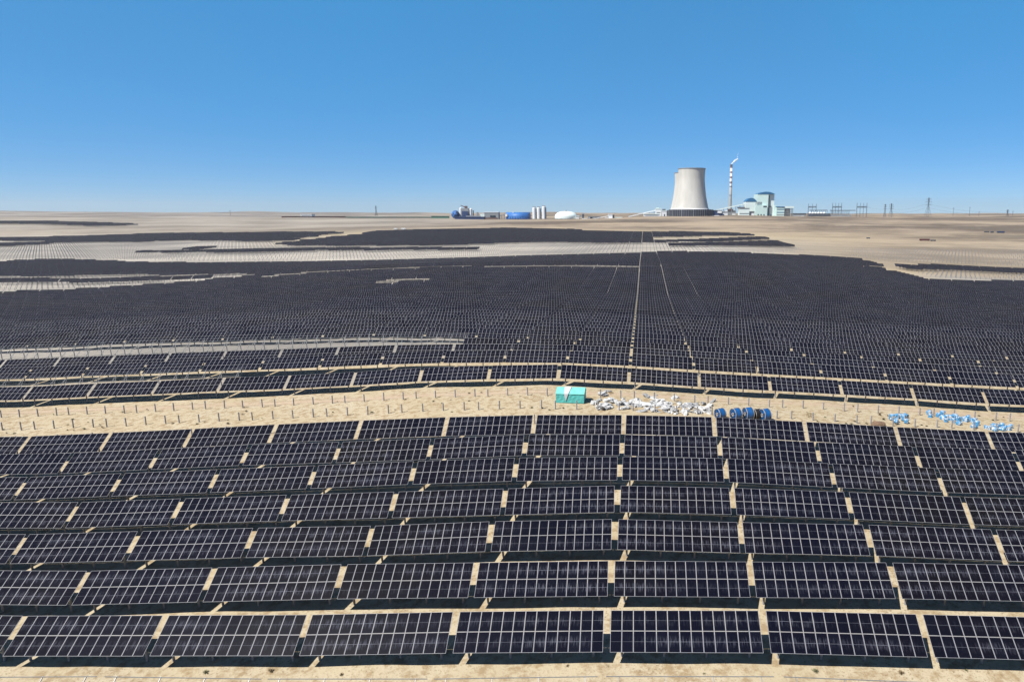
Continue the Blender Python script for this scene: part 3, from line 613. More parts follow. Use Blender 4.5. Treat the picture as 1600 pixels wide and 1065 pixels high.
sh += [(752, 613), (780, 633), (733, 627), (847, 637), (858, 640), (880, 637), (705, 625), (690, 630), (685, 621), (655, 642), (10, 676), (22, 677), (6, 671), (1440, 664), (1448, 666)]
for i, (u, v) in enumerate(sh):
    o = obj('dry_shrub', shm[r2.randrange(4)]); on(o, u, v, 0, r2.uniform(0, 6)); s = r2.uniform(.5, 1.25); o.scale = (s, s, s*r2.uniform(.4, .75))
    if v > 1000: lb, gp = 'low dry shrub on the sand along the bottom edge of the photo', 'shrubs along the bottom edge'
    else: lb, gp = 'low dry brown shrub growing on the sandy strip between the table blocks', 'shrubs on the sandy strip'
    tag(o, lb, 'shrub', gp)
# ------------------------------------------------------------------ the power station and the works on the horizon
class Site:                                     # a thing far away, with its local frame facing the camera
    def __init__(s, name, label, cat, px, py, D, group=None):
        s.D = D; s.px = px; rx, ry, up = ray(px, py); q = math.hypot(rx, ry)
        s.k = D/F; s.fh = D*(-rx*SYW+ry*CYW); s.z0 = H+up*D
        s.o = thing(name, label, cat, (rx*D, ry*D, s.z0), YAW, group)
    def x(s, px): return (px-s.px)*s.k
    def z(s, py):
        v = (py-CY)/F; return H+s.fh*(-SP-v*CP)/(CP-v*SP)-s.z0
    def box(s, b, x0, x1, y0, y1, near=0., deep=20., mi=0):
        return b.box(s.x(x0), s.x(x1), near, near+deep, s.z(y1), s.z(y0), mi)
    def part(s, name, mt, x0, x1, y0, y1, near=0., deep=20., parent=None):
        b = MB(); s.box(b, x0, x1, y0, y1, near, deep); return b.build(name, M[mt], parent or s.o)
    def vault(s, name, mt, x0, x1, ys, yt, near, deep, over=.3):
        b = MB(); n = 10; xa, xb = s.x(x0-over), s.x(x1+over); z0, z1 = s.z(ys), s.z(yt); pts = []
        for i in range(n+1):
            t = i/n; pts.append((xa+(xb-xa)*t, z0+(z1-z0)*math.sin(math.pi*t)**.8))
        m = len(pts); vs = [(x, near-1, z) for x, z in pts]+[(x, near+deep+1, z) for x, z in pts]
        fs = [(i, i+1, m+i+1, m+i) for i in range(m-1)]+[tuple(range(m))[::-1], tuple(range(m, 2*m)), (0, m, 2*m-1, m-1)]
        b.add(vs, fs); return b.build(name, M[mt], s.o)
def tower(label, px, D, ytop, ybase, rt, rth, rb, rsk, ysk, drop):
    s = Site('cooling_tower', label, 'cooling tower', px, ybase, D, 'cooling towers')
    k = s.k; z = s.z; zt, zs = z(ytop), z(ysk); zth = zs+(zt-zs)*.74
    prof = []; n = 26
    for i in range(n+1):
        h = zs+(zt-zs)*i/n
        if h < zth: t = (zth-h)/(zth-zs); r = rth+(rb-rth)*(.35*t+.65*t*t)
        else: t = (h-zth)/(zt-zth); r = rth+(rt-rth)*t*t
        prof.append((r*k, h))
    inner = [(r-1.2, h) for r, h in prof[::-1]]
    b = MB(); b.lathe(prof+inner, 72); b.build('shell', M['concrete'], s.o, True)
    b = MB(); r0 = rt*k; b.lathe([(r0-.2, zt-1.8), (r0+1.2, zt-1.8), (r0+1.2, zt+.4), (r0-1.3, zt+.4)], 72); b.build('rim_walkway', M['grey'], s.o)
    b = MB(); rr = rb*k; b.lathe([(rr-.5, zs+3.5), (rr+1.2, zs+3.2), (rr+2.5, zs), (rr-1, zs)], 72); b.build('base_collar', M['collar'], s.o)
    b = MB(); rs_ = rsk*k; b.lathe([(rr, zs+.3), (rs_, zs-.6), (rs_, -drop)], 72); b.build('louvre_screen', M['louvre'], s.o)
    rib = MB()
    for i in range(60):
        a = 2*math.pi*i/60; Mx = Matrix.Rotation(a, 4, 'Z') @ Matrix.Translation((rs_+.3, 0, 0)); rib.box(-.25, .25, -.35 if i % 5 else -.9, .35 if i % 5 else .9, -drop, zs-.6, 0, Mx)
    rib.build('louvre_ribs', M['grey'], s.o)
    b = MB()                                        # drain stair up the shell
    return s
tower('huge pale cooling tower standing in front, on a dark louvred base', 1079.5, 2520, 263.5, 336, 20.9, 20.3, 27.3, 34.6, 327.3, 30)
tower('second pale cooling tower mostly hidden behind the front one', 1072.5, 2760, 270, 336, 19.3, 18.8, 25.3, 32, 328.5, 30)
# chimney
s = Site('chimney', 'tall slim chimney banded red and white near its top', 'chimney', 1140.5, 334, 2600)
k = s.k; zt = s.z(257)
b = MB(); b.lathe([(2.5*k, -20), (2.15*k, s.z(312)), (1.95*k, s.z(291)), (1.95*k-.01, s.z(291)+.01)], 28); b.lathe([(1.95*k-.01, s.z(291)+.01), (1.75*k, zt), (1.3*k, zt), (1.3*k, zt-8)], 28)
stack_m = bpy.data.materials.new('banded_stack'); stack_m.use_nodes = True; g = NG(stack_m)
tz = g.n('ShaderNodeSeparateXYZ'); g.nt.links.new(g.n('ShaderNodeTexCoord').outputs['Object'], tz.inputs[0])
per = (s.z(260)-s.z(268)); zb = s.z(291.5)
fr = g.math('FRACT', g.math('DIVIDE', g.math('SUBTRACT', tz.outputs[2], zb), per))
isw = g.math('LESS_THAN', fr, .56); isup = g.math('GREATER_THAN', tz.outputs[2], zb)
top = g.math('GREATER_THAN', tz.outputs[2], s.z(261.3))
c = g.mix(isup, (.50, .48, .45), g.mix(isw, (.28, .19, .18), (.95, .95, .95))); c = g.mix(top, c, (.06, .05, .055))
g.nt.links.new(c, g.b.inputs['Base Color']); g.b.inputs['Roughness'].default_value = .8
b.build('shaft', stack_m, s.o, True)
for y in (291, 305): 
    b = MB(); b.cyl((0, 0), 2.5*k, 2.5*k, s.z(y)-.6, s.z(y)+.6, 24); b.build('service_platform', M['greydark'], s.o)
# smoke wisp drifting right
smk = bpy.data.materials.new('thin_smoke'); smk.use_nodes = True; nt = smk.node_tree; pb = nt.nodes['Principled BSDF']; pb.inputs['Base Color'].default_value = (.9, .91, .92, 1); pb.inputs['Roughness'].default_value = 1; pb.inputs['Specular IOR Level'].default_value = 0
g = NG(smk); lw = g.n('ShaderNodeLayerWeight'); lw.inputs['Blend'].default_value = .35
nz = g.noise(g.n('ShaderNodeTexCoord').outputs['Object'], .09, 4.)
g.val(pb.inputs['Alpha'], g.math('MULTIPLY', g.math('SUBTRACT', 1., lw.outputs['Facing']), g.mr(nz, .38, .68, .05, .75)))
me = bpy.data.meshes.new('smoke_plume'); bm = bmesh.new(); r3 = random.Random(4)
path = [(1140.6, 257), (1142, 255), (1144, 253), (1146, 251.5), (1148, 250), (1149.3, 248.5), (1149.8, 245.5), (1149.6, 242), (1150.5, 240)]
rad = [1.0, 1.3, 1.6, 1.7, 1.5, 1.0, .7, .6, .5]
for (u, v), r in zip(path, rad):
    for q in range(3):
        Mx = Matrix.Translation((s.x(u)+r3.uniform(-1, 1)*k*.5, r3.uniform(-1, 1)*k, s.z(v)+r3.uniform(-1, 1)*k*.4)) @ Matrix.Rotation(r3.uniform(0, 3), 4, 'Y') @ Matrix.Diagonal((r*k*1.1, r*k*.9, r*k*.8, 1))
        bmesh.ops.create_icosphere(bm, subdivisions=2, radius=1, matrix=Mx)
for f_ in bm.faces: f_.smooth = True
bm.to_mesh(me); bm.free(); me.materials.append(smk)
o = obj('smoke_plume', me); o.location = s.o.location; o.rotation_euler = (0, 0, YAW); tag(o, 'thin white smoke drifting right from the chimney top', 'smoke')
# boiler house
s = Site('boiler_house', 'mint green boiler house with low blue vaulted roofs', 'power station', 1196, 338, 2560)
s.part('boiler_tower', 'mint', 1182.4, 1199.6, 303.3, 339, 0, 70)
s.part('rear_bay', 'mintpale', 1199.6, 1209.6, 303.6, 339, 9, 60)
s.part('stair_window', 'window', 1199.4, 1201.8, 306, 338, 5, 6)
s.vault('vaulted_roof', 'blueroof', 1183, 1209.5, 303.4, 299.6, 0, 68)
s.part('bunker_bay', 'mintpale', 1165.2, 1182.4, 315, 334, 6, 50)
s.vault('vaulted_roof', 'blueroof', 1165.2, 1182.3, 315, 309.2, 6, 48)
s.part('front_block', 'mint', 1178.5, 1197, 320.8, 339, -14, 14)
for y0, y1 in ((315.6, 317), (318.2, 319.6)): s.part('louvre_band', 'grey', 1179.5, 1189.5, y0, y1, -1.2, 1.2)
s.part('louvre_band', 'window', 1190.8, 1196, 321.8, 323.4, -15, 1)
s.part('louvre_band', 'window', 1201.9, 1205.6, 321.8, 323.2, 8, 1.5)
for x in (1182.5, 1187, 1191.5): s.part('loading_door', 'window', x, x+1.5, 334.6, 339, -15, 1)
s.part('side_stair', 'grey', 1204.8, 1206, 323, 338, 7, 2)
s.part('side_annex', 'mint', 1209.6, 1212.6, 320.5, 339, 4, 40)
s = Site('turbine_hall', 'mint turbine hall with dark blue roof band and window strips', 'building', 1219, 338, 2550)
s.part('wall', 'mint', 1212.8, 1225.2, 323.8, 339, 0, 40); s.part('roof', 'blueroof', 1212.6, 1225.4, 322.6, 323.8, -1.5, 43)
for y in (326.6, 331.2, 335): s.part('window_strip', 'grey' if y > 334 else 'blueroof', 1213.5, 1224.8, y, y+1., -.6, .6)
s = Site('ash_canopy', 'open steel bay under a pale flat roof beside the turbine hall', 'canopy', 1232.5, 338, 2550)
s.part('roof_slab', 'mintpale', 1222, 1240, 322.4, 325.2, 0, 40)
b = MB()
for x in np.linspace(1226, 1238.5, 7): s.box(b, x-.35, x+.35, 325.2, 339, 2, 3)
for y in (328, 331, 334): s.box(b, 1226, 1238.5, y, y+.5, 3, 2)
b.build('steel_frame', M['grey'], s.o); s.part('dark_interior', 'greydark', 1226, 1236, 326, 339, 14, 20)
s = Site('low_shed', 'long low pale shed right of the open steel bay', 'shed', 1247, 339, 2550); s.part('wall', 'grey', 1239, 1259, 334.6, 340, 0, 20); s.part('roof', 'greydark', 1238.8, 1259.2, 333.2, 334.6, -1, 22); s.part('plinth', 'white', 1240, 1256, 337.6, 340, -1.5, 1.5)
# conveyor gallery and low blocks between towers and boiler house
s = Site('conveyor_gallery', 'sloping pale conveyor gallery climbing to the boiler house', 'conveyor', 1148, 336, 2530)
b = MB(); b.beam((s.x(1118), 0, s.z(328.5)), (s.x(1166), 0, s.z(318.2)), 7, 3.6); b.build('gallery', M['mintpale'], s.o)
b = MB()
for x in np.linspace(1124, 1162, 7): s.box(b, x-.3, x+.3, 328.5-(x-1118)*.215+.8, 340, -2.5, 5)
b.build('trestle', M['grey'], s.o)
def shed(name, label, x0, x1, y0, y1, D, wall, roof, cat='building', rt=1.0, extra=None, near=0, deep=30):
    s = Site(name, label, cat, (x0+x1)/2, y1, D); s.part('wall', wall, x0, x1, y0+rt, y1+1.5, near, deep); s.part('roof', roof, x0-.25, x1+.25, y0, y0+rt, near-1.2, deep+2.4)
    for q in extra or (): s.part(*q)
    return s
shed('service_building', 'dark blue low building at the right foot of the cooling tower', 1112, 1128, 328.5, 337, 2500, 'bluedark', 'greydark', extra=[('annex', 'white', 1121, 1127.5, 329.5, 333, -3, 3), ('low_wall', 'white', 1110, 1123, 336.4, 338.6, -14, 2)])
shed('service_building', 'pale grey low building below the conveyor gallery', 1155, 1170.5, 325, 338, 2500, 'mintpale', 'grey', extra=[('window_band', 'greydark', 1155.6, 1170, 333.2, 334, -.6, .6), ('roof_duct', 'greydark', 1152, 1164, 323.4, 325, 6, 6)])
shed('service_building', 'small white building left of the chimney foot', 1127, 1137, 330.5, 338, 2520, 'white', 'grey', extra=[('tank_block', 'white', 1133, 1137, 328.4, 331, 8, 12), ('doorway', 'window', 1130, 1131.4, 335, 338.5, -.5, .5)])
shed('service_building', 'cluttered grey building right at the chimney foot', 1137.5, 1149, 329, 338, 2560, 'grey', 'greydark', extra=[('pipe_rack', 'redbrown', 1138, 1146, 326.6, 329, 8, 8), ('white_tank', 'white', 1144, 1149.5, 334, 338.5, -8, 8)])
shed('service_building', 'small dark building with white fronts under the boiler house', 1171, 1178.5, 330, 338.5, 2500, 'greydark', 'grey', extra=[('white_front', 'white', 1174, 1178, 333, 338.6, -2, 2)])
# left of the towers
shed('transfer_house', 'white transfer house at the left foot of the cooling towers', 1024.5, 1033, 325.5, 337, 2480, 'white', 'mintpale', extra=[('lift_head', 'mint', 1026, 1029.5, 324, 325.5, 3, 8), ('window_band', 'greydark', 1026, 1032, 331.5, 332.4, -.5, .5)])
shed('transfer_house', 'pale block touching the dark tower base on its left', 1034, 1041.5, 328.6, 337.4, 2470, 'white', 'mintpale', extra=[('doorway', 'window', 1037.6, 1039, 334.6, 338, -.5, .5), ('roof_duct', 'greydark', 1035, 1040, 326.6, 328.6, 4, 6)])
shed('low_store', 'long low white store left of the transfer house', 1006, 1031, 334, 338.5, 2440, 'white', 'mintpale', extra=[('window_band', 'grey', 1008, 1029, 336, 336.7, -.5, .5)])
s = Site('conveyor_gallery', 'white conveyor rising rightward to the transfer house', 'conveyor', 1005, 339, 2470)
b = MB(); b.beam((s.x(982), 0, s.z(338.6)), (s.x(1025), 0, s.z(328.4)), 6, 3); b.build('gallery', M['white'], s.o)
b = MB()
for x in np.linspace(992, 1022, 5): s.box(b, x-.25, x+.25, 338.6-(x-982)*.237+.6, 341, -2, 4)
b.build('trestle', M['grey'], s.o)
# white storage dome
s = Site('storage_dome', 'broad white storage dome on a dark ring wall', 'dome', 884.5, 344, 2330)
k = s.k; b = MB(); R = 17.6*k; z1 = s.z(341.5); zt = s.z(330)-z1
prof = [(R*.985, z1-.5)]+[(R*math.cos(a)**.75, z1+zt*.22+zt*.78*math.sin(a)) for a in np.linspace(0, 1.5, 14)]
b.lathe(prof+[(.1, z1+zt)], 56); b.build('dome_shell', M['mintpale'], s.o, True)
b = MB(); b.lathe([(R*.96, -6), (R*.96, z1-.3), (.2, z1-.3)], 56); b.build('ring_wall', M['bluedark'], s.o)
b = MB(); b.cyl((0, 0), 1.3*k, 1.3*k, z1+zt-1, s.z(328.4), 12); b.build('top_hatch', M['grey'], s.o)
# silos
for i, (x, yt, lb) in enumerate(((834.8, 324.2, 'left one of three white silos'), (842, 324, 'middle one of three white silos'), (850, 322.3, 'right one of three white silos, the tallest'))):
    s = Site('silo', lb+' behind the blue warehouse', 'silo', x, 339, 2420, 'white silos'); k = s.k; b = MB(); r = 2.75*k
    b.lathe([(r, -8), (r, s.z(yt+1.2)), (r*.9, s.z(yt+.2)), (.2, s.z(yt))], 24); b.build('silo_body', M['white'], s.o, False)
    b = MB(); b.box(-r*.8, r*.8, -3, 3, s.z(yt)-.5, s.z(yt)+3); b.build('head_house', M['grey'], s.o)
    b = MB(); b.box(r*.98, r*1.35, -2, 2, -8, s.z(yt+2)); b.build('ladder_tower', M['greydark'], s.o)
# blue warehouse
s = Site('blue_warehouse', 'long bright blue warehouse with a rounded roof', 'warehouse', 808, 343, 2330)
n = 14; b = MB(); xa, xb = s.x(790.5), s.x(826.8); Wd = 42; vs = []
for x in (xa, xb):
    for i in range(n+1):
        a = math.pi*i/n; vs.append((x, Wd/2-Wd/2*math.cos(a)*1.0, s.z(342.4)*0+s.z(343.5)+(s.z(331.6)-s.z(343.5))*math.sin(a)**.55))
b.add(vs, [(i, n+1+i, n+2+i, i+1) for i in range(n)]+[tuple(range(n+1)), tuple(range(n+1, 2*n+2))[::-1]]); b.build('vault_roof', M['bluewall'], s.o, True)
b = MB()
for x in np.linspace(793, 825, 9): s.box(b, x-.2, x+.2, 338.4, 342.8, -.6, 1)
b.build('wall_ribs', M['bluedark'], s.o); s.part('end_wall', 'bluedark', 825.2, 827.2, 334, 343.5, 2, 38); s.part('front_bay', 'white', 789.6, 793, 334.4, 338.4, -2, 8); s.part('roof_vent', 'mintpale', 800.4, 802.2, 330.4, 334, 10, 5); s.part('base_strip', 'bluedark', 791, 826.6, 341.6, 344, -.8, 1)
s = Site('conveyor_gallery', 'bluish conveyor sloping up to the blue warehouse', 'conveyor', 784, 341, 2345); b = MB(); b.beam((s.x(777), 0, s.z(338.8)), (s.x(797), 0, s.z(332)), 4, 2.4); b.build('gallery', M['grey'], s.o)
b = MB()
for x in (780, 784, 788): s.box(b, x-.25, x+.25, 337.5-(x-777)*.3, 343, -1, 2)
b.build('trestle', M['greydark'], s.o)
# concrete plant on the left
s = Site('blue_dome', 'faceted dark blue dome at the left of the mixing plant', 'dome', 712, 341, 2320); k = s.k
me = bpy.data.meshes.new('dome_shell'); bm = bmesh.new(); bmesh.ops.create_icosphere(bm, subdivisions=2, radius=6.6*k, matrix=Matrix.Translation((0, 0, s.z(335.2)))); bm.to_mesh(me); bm.free(); me.materials.append(M['bluewall']); me.materials.append(M['bluedark'])
for f_ in me.polygons: f_.material_index = 1 if (f_.index*7) % 3 == 0 or f_.center.x > 2*k else 0
obj('dome_shell', me, s.o)
s = Site('mixing_plant', 'mixing plant with two white silos round a grey tower', 'plant', 727, 341, 2325); k = s.k
s.part('mixer_tower', 'grey', 721.5, 732.5, 325.5, 343, 0, 24); s.part('hopper_block', 'bluedark', 722.5, 731.5, 330, 339, -4, 4)
for x, y0 in ((719.6, 325.5), (735.4, 326.5)):
    b = MB(); b.lathe([(2.0*k, -4), (2.0*k, s.z(y0)), (.2, s.z(y0-1.4))], 20, c=(s.x(x), 6)); b.build('white_silo', M['white'], s.o)
b = MB(); b.beam((s.x(720), 8, s.z(320.8)), (s.x(727), 8, s.z(323.8)), 3, 2.4); s.box(b, 726, 730, 321.8, 325.5, 4, 8); b.build('top_conveyor', M['redbrown'], s.o)
s.part('filter_stack', 'greydark', 738.4, 740, 328.6, 341, 4, 4); s.part('small_mixer', 'grey', 744.5, 747, 331.5, 341, 4, 6)
shed('low_hall', 'low dark blue hall along the foot of the mixing plant', 711, 756, 338.6, 342.6, 2300, 'bluedark', 'bluedark', extra=[('grey_bay', 'grey', 728, 750, 337, 339.4, 2, 10)])
shed('batching_shed', 'grey gabled batching shed between mixing plant and blue warehouse', 757, 779, 331.2, 341.5, 2340, 'grey', 'white', extra=[('open_bay', 'window', 766, 774.5, 336.6, 339.6, -1, 1), ('left_shed', 'mintpale', 750, 757, 334, 341, 3, 12), ('low_front', 'redbrown', 757, 777, 340, 343, -3, 3)])
# little works between dome and towers
shed('pump_house', 'white cube shaped pump house just right of the white dome', 899.5, 904.5, 337.4, 345, 2290, 'white', 'mintpale', extra=[('doorway', 'window', 901, 902.2, 341.5, 345.5, -.5, .5)])
s = Site('crusher_tower', 'small dark crusher tower behind the white pump house', 'tower', 911, 343, 2330); s.part('tower_body', 'greydark', 909.6, 912.6, 334.2, 344, 0, 8); s.part('top_cabin', 'grey', 909, 913, 333.4, 335, -1, 10); s.part('chute', 'grey', 905, 909.6, 336.6, 339, 1, 4)
shed('low_store', 'low white store in front of the dark crusher tower', 909.5, 917, 341.2, 345, 2280, 'white', 'white', extra=[('door', 'grey', 911, 913, 343, 345.5, -.5, .5)])
shed('low_store', 'small white hut right of the crusher tower', 918.4, 922, 338.2, 342.5, 2330, 'white', 'grey', extra=[('door', 'grey', 919.4, 920.4, 340.4, 343, -.5, .5)])
shed('low_store', 'dark green flat shed midway between dome and white screen house', 922, 938, 338, 341.8, 2350, 'greydark', 'grey', extra=[('pale_door', 'grey', 926, 930, 339.6, 342, -.5, .5)])
s = Site('conveyor_gallery', 'long low white conveyor climbing to the white screen house', 'conveyor', 934, 344, 2290); b = MB(); b.beam((s.x(917), 0, s.z(343.6)), (s.x(950), 0, s.z(337.6)), 4, 2); b.build('gallery', M['white'], s.o)
b = MB()
for x in (928, 936, 944): s.box(b, x-.2, x+.2, 343.6-(x-917)*.18+.5, 346, -1, 2)
b.build('trestle', M['greydark'], s.o)
shed('screen_house', 'white screen house at the top of the long low conveyor', 950, 957, 334.6, 343.5, 2290, 'white', 'white', extra=[('dark_side', 'greydark', 957.2, 960, 335.6, 343.5, 2, 10), ('low_wing', 'white', 945, 957, 340.4, 344.5, -8, 8)])
shed('low_store', 'grey flat shed right of the white screen house', 960.4, 972, 339.4, 342.6, 2310, 'greydark', 'mintpale')
# boundary sheds further left
shed('sheet_fence', 'bright green sheet fence left of the blue dome', 674, 702, 337.4, 341.4, 2420, 'green', 'green', 'fence', .5, deep=3)
shed('sheet_fence', 'long dark green sheet fence in the left distance', 540, 674, 338.8, 340.6, 2600, 'green', 'green', 'fence', .4, deep=3)
shed('boundary_wall', 'long red brown wall low on the left horizon', 440, 540, 338, 340.2, 2620, 'redbrown', 'redbrown', 'wall', .4, deep=3)
shed('site_office', 'long white site office alone on the left horizon', 470, 487, 334.6, 338.4, 2640, 'white', 'white', extra=[('window_band', 'grey', 471, 486, 336.2, 337, -.5, .5)])
# switchyard
s = Site('switchgear_hall', 'low switchgear hall with white scalloped roof, dark below', 'building', 1278, 337, 2500)
s.part('wall', 'greydark', 1264.5, 1297, 333.4, 338.5, 0, 16); b = MB()
for x in np.arange(1266, 1292, 4.4): b.lathe([(2.1*s.k, s.z(333.4)), (1.9*s.k, s.z(332.2)), (1.0*s.k, s.z(331.4)), (.1, s.z(331.2))], 14, c=(s.x(x), 4))
b.build('roof_domes', M['white'], s.o)
s.part('low_wing', 'grey', 1297, 1330, 335.4, 338.6, 2, 12)
b = MB()
for x in np.arange(1299, 1330, 3.1): s.box(b, x-.3, x+.3, 328.5, 336, 5, 1); 
s.box(b, 1297, 1337, 328.2, 329.2, 4.6, 2); s.box(b, 1265, 1293, 328, 328.9, 4.6, 2)
for x in np.arange(1268, 1293, 3.1): s.box(b, x-.25, x+.25, 328.9, 331.6, 5, 1)
b.build('busbar_frame', M['lattice'], s.o)
def gantry(x0, x1, ytop, ybeam, lb):
    s = Site('gantry', lb, 'gantry', (x0+x1)/2, 339, 2520, 'switchyard gantries')
    b = MB(); xs = np.linspace(x0, x1, 3 if x1-x0 < 14 else 4)
    for i, x in enumerate(xs):
        w = .38 if i in (0, len(xs)-1) else .26
        for e in (-1, 1): b.beam((s.x(x)+e*1.8, 0, -4), (s.x(x), 0, s.z(ybeam-1)), w*s.k*.8)
        s.box(b, x-w*.6, x+w*.6, ytop, ybeam, -.5, 1.2)
    b.build('columns', M['lattice'], s.o)
    b = MB()
    for y in (ybeam, ybeam+1.9): s.box(b, x0-.5, x1+.5, y, y+.45, -1, 2)
    for a in np.arange(x0, x1-.8, 1.2): b.beam((s.x(a), 0, s.z(ybeam)), (s.x(a+.6), 0, s.z(ybeam+2.2)), .6); b.beam((s.x(a+.6), 0, s.z(ybeam+2.2)), (s.x(a+1.2), 0, s.z(ybeam)), .6)
    b.build('lattice_beam', M['lattice'], s.o)
gantry(1262.3, 1274.6, 318.4, 322.2, 'leftmost of three switchyard gantries, above the white scalloped roof')
gantry(1300, 1314, 317, 322.2, 'middle one of three switchyard gantries')
gantry(1338, 1353.4, 317, 322.2, 'rightmost of three switchyard gantries')
def pylon(x, yt, yb, D, w, lb, arms=((.12, .9), (.33, 1.1), (.55, 1.0))):
    s = Site('pylon', lb, 'pylon', x, yb, D, 'power line pylons'); Hh = s.z(yt); k = s.k; b = MB(); W0 = w*k; W1 = W0*.16; t = .42*k*.55
    hw = lambda f: W0/2+(W1/2-W0/2)*min(1, f/.62) if f < .62 else W1/2
    lv = [0, .2, .36, .5, .62, .72, .82, .92, 1.0]
    for sx in (-1, 1):
        for sy in (-1, 1):
            for a, c_ in zip(lv, lv[1:]): b.beam((sx*hw(a), sy*hw(a), a*Hh-2*(a == 0)), (sx*hw(c_), sy*hw(c_), c_*Hh), t)
    for a, c_ in zip(lv, lv[1:]):
        for sx in (-1, 1):
            b.beam((sx*hw(a), -hw(a), a*Hh), (-sx*hw(c_), -hw(c_), c_*Hh), t*.6); b.beam((sx*hw(a), hw(a), a*Hh), (-sx*hw(c_), hw(c_), c_*Hh), t*.6)
    b.build('lattice_mast', M['lattice'], s.o)
    for f, q in arms:
        b = MB(); z = Hh*(1-f*.62); L = W0*.5*q
        for sx in (-1, 1): b.beam((0, 0, z+.4*t), (sx*L, 0, z), t*1.1, t*1.1); b.beam((0, 0, z+L*.35), (sx*L, 0, z+.3), t*.7); b.beam((sx*L, 0, z), (sx*L, 0, z-.05*Hh), t*.5)
        b.build('cross_arm', M['lattice'], s.o)
    return s
pl = pylon(1449, 309, 341, 2330, 9, 'tall dark lattice pylon standing alone on the right horizon')
pylon(1391.5, 318, 341, 2450, 7, 'right one of two small pylons beside the switchyard')
pylon(1382, 319, 340, 2600, 4, 'left one of two small pylons beside the switchyard')
pylon(588, 321.5, 337, 2900, 3.4, 'thin pylon alone on the left horizon')
pylon(1573.5, 327.5, 340, 3000, 4.2, 'small pale pylon near the right edge of the photo')
for x, yt, yb, lb in ((1489, 324, 336, 'thin pole first to the right of the tall pylon'), (1514.5, 323, 336, 'thin pole second to the right of the tall pylon'), (1529.5, 330, 336, 'short thin pole left of the small pale pylon'), (1582, 329, 338, 'short thin pole at the far right edge'), (360, 328, 335, 'faint thin pole on the far left horizon')):
    s = Site('power_pole', lb, 'pole', x, yb, 3000, 'power line poles'); b = MB(); b.cyl((0, 0), .8, .5, -4, s.z(yt), 8); b.beam((-4, 0, s.z(yt+1.6)), (4, 0, s.z(yt+1.6)), .7); b.build('pole_shaft', M['lattice'], s.o)
def cable(a, c_, sag, r, lb):
    b = MB(); a, c_ = Vector(a), Vector(c_); n = 14; pts = [a.lerp(c_, i/n)-Vector((0, 0, sag*4*(i/n)*(1-i/n))) for i in range(n+1)]
    for p0, p1 in zip(pts, pts[1:]): b.beam(p0, p1, r)
    tag(b.build('power_cable', M['lattice']), lb, 'cable', 'overhead power cables')
top = lambda x, y, D: Vector(ray(x, y))*D+Vector((0, 0, H))
cable(top(1445, 319, 2330), top(1391, 326, 2450), 9, .28, 'upper overhead cable from the tall pylon left to the small pylon')
cable(top(1445, 325, 2330), top(1391, 330, 2450), 9, .28, 'lower overhead cable from the tall pylon left to the small pylon')
cable(top(1453, 319, 2330), top(1573, 329, 3000), 14, .28, 'upper overhead cable from the tall pylon right to the pale pylon')
cable(top(1453, 325, 2330), top(1573, 332, 3000), 14, .28, 'lower overhead cable from the tall pylon right to the pale pylon')
cable(top(1388, 326, 2450), top(1352, 322, 2520), 6, .28, 'overhead cable between the small pylon and the rightmost gantry')
# vehicles and stores out on the desert
def stores(items, D0=None):
    for x0, x1, y0, y1, mt, nm, cat, lb in items:
        p = ground_at((x0+x1)/2, y1); D = -p.x*0+(Vector((p.x, p.y, p.z-H)).dot(Vector((-SYW*CP, CYW*CP, -SP))))
        s = Site(nm, lb, cat, (x0+x1)/2, y1, D); w = (x1-x0)*s.k; h = (y1-y0)*s.k; d = min(w, 3.5)
        b = MB(); b.box(-w/2, w/2, -d/2, d/2, .35, h); b.build('body', M[mt], s.o)
        b = MB(); 
        for i in range(max(2, int(w/1.2))): x = -w/2+(i+.5)*w/max(2, int(w/1.2)); b.box(x-.08, x+.08, -d/2-.06, -d/2, .35, h)
        b.build('side_ribs', M['greydark'], s.o)
        b = MB()
        for sx in (-.38, .38): b.cyl((0, 0), .45, .45, -d/2-.1, d/2+.1, 12, M=Matrix.Translation((sx*w, 0, .4)) @ Matrix.Rotation(math.pi/2, 4, 'X'))
        b.build('wheels', M['black'], s.o)
stores([(1437, 1452, 373.2, 376, 'rust', 'goods_trailer', 'trailer', 'dark red trailer parked on the bare desert at the right'),
        (1454, 1461.5, 374.6, 376.6, 'greydark', 'goods_trailer', 'trailer', 'small grey trailer parked right beside the dark red trailer'),
        (1538, 1545, 361.2, 363, 'greydark', 'site_truck', 'truck', 'small dark truck, left end of the distant group on the right'),
        (1548, 1552, 361.2, 363.6, 'greydark', 'site_truck', 'truck', 'small dark truck in the middle of the distant group'),
        (1558, 1569, 361.2, 363.8, 'bluedark', 'site_truck', 'truck', 'long dark truck, right end of the distant group'),
        (615.5, 621, 356.6, 358.8, 'white', 'site_cabin', 'cabin', 'left white cabin at the far edge of the dark field'),
        (627, 634, 356.2, 358.6, 'white', 'site_cabin', 'cabin', 'right white cabin at the far edge of the dark field'),
        (1354, 1359, 371, 372.8, 'greydark', 'site_truck', 'truck', 'small dark truck alone on the tan desert, left of the red trailer')])
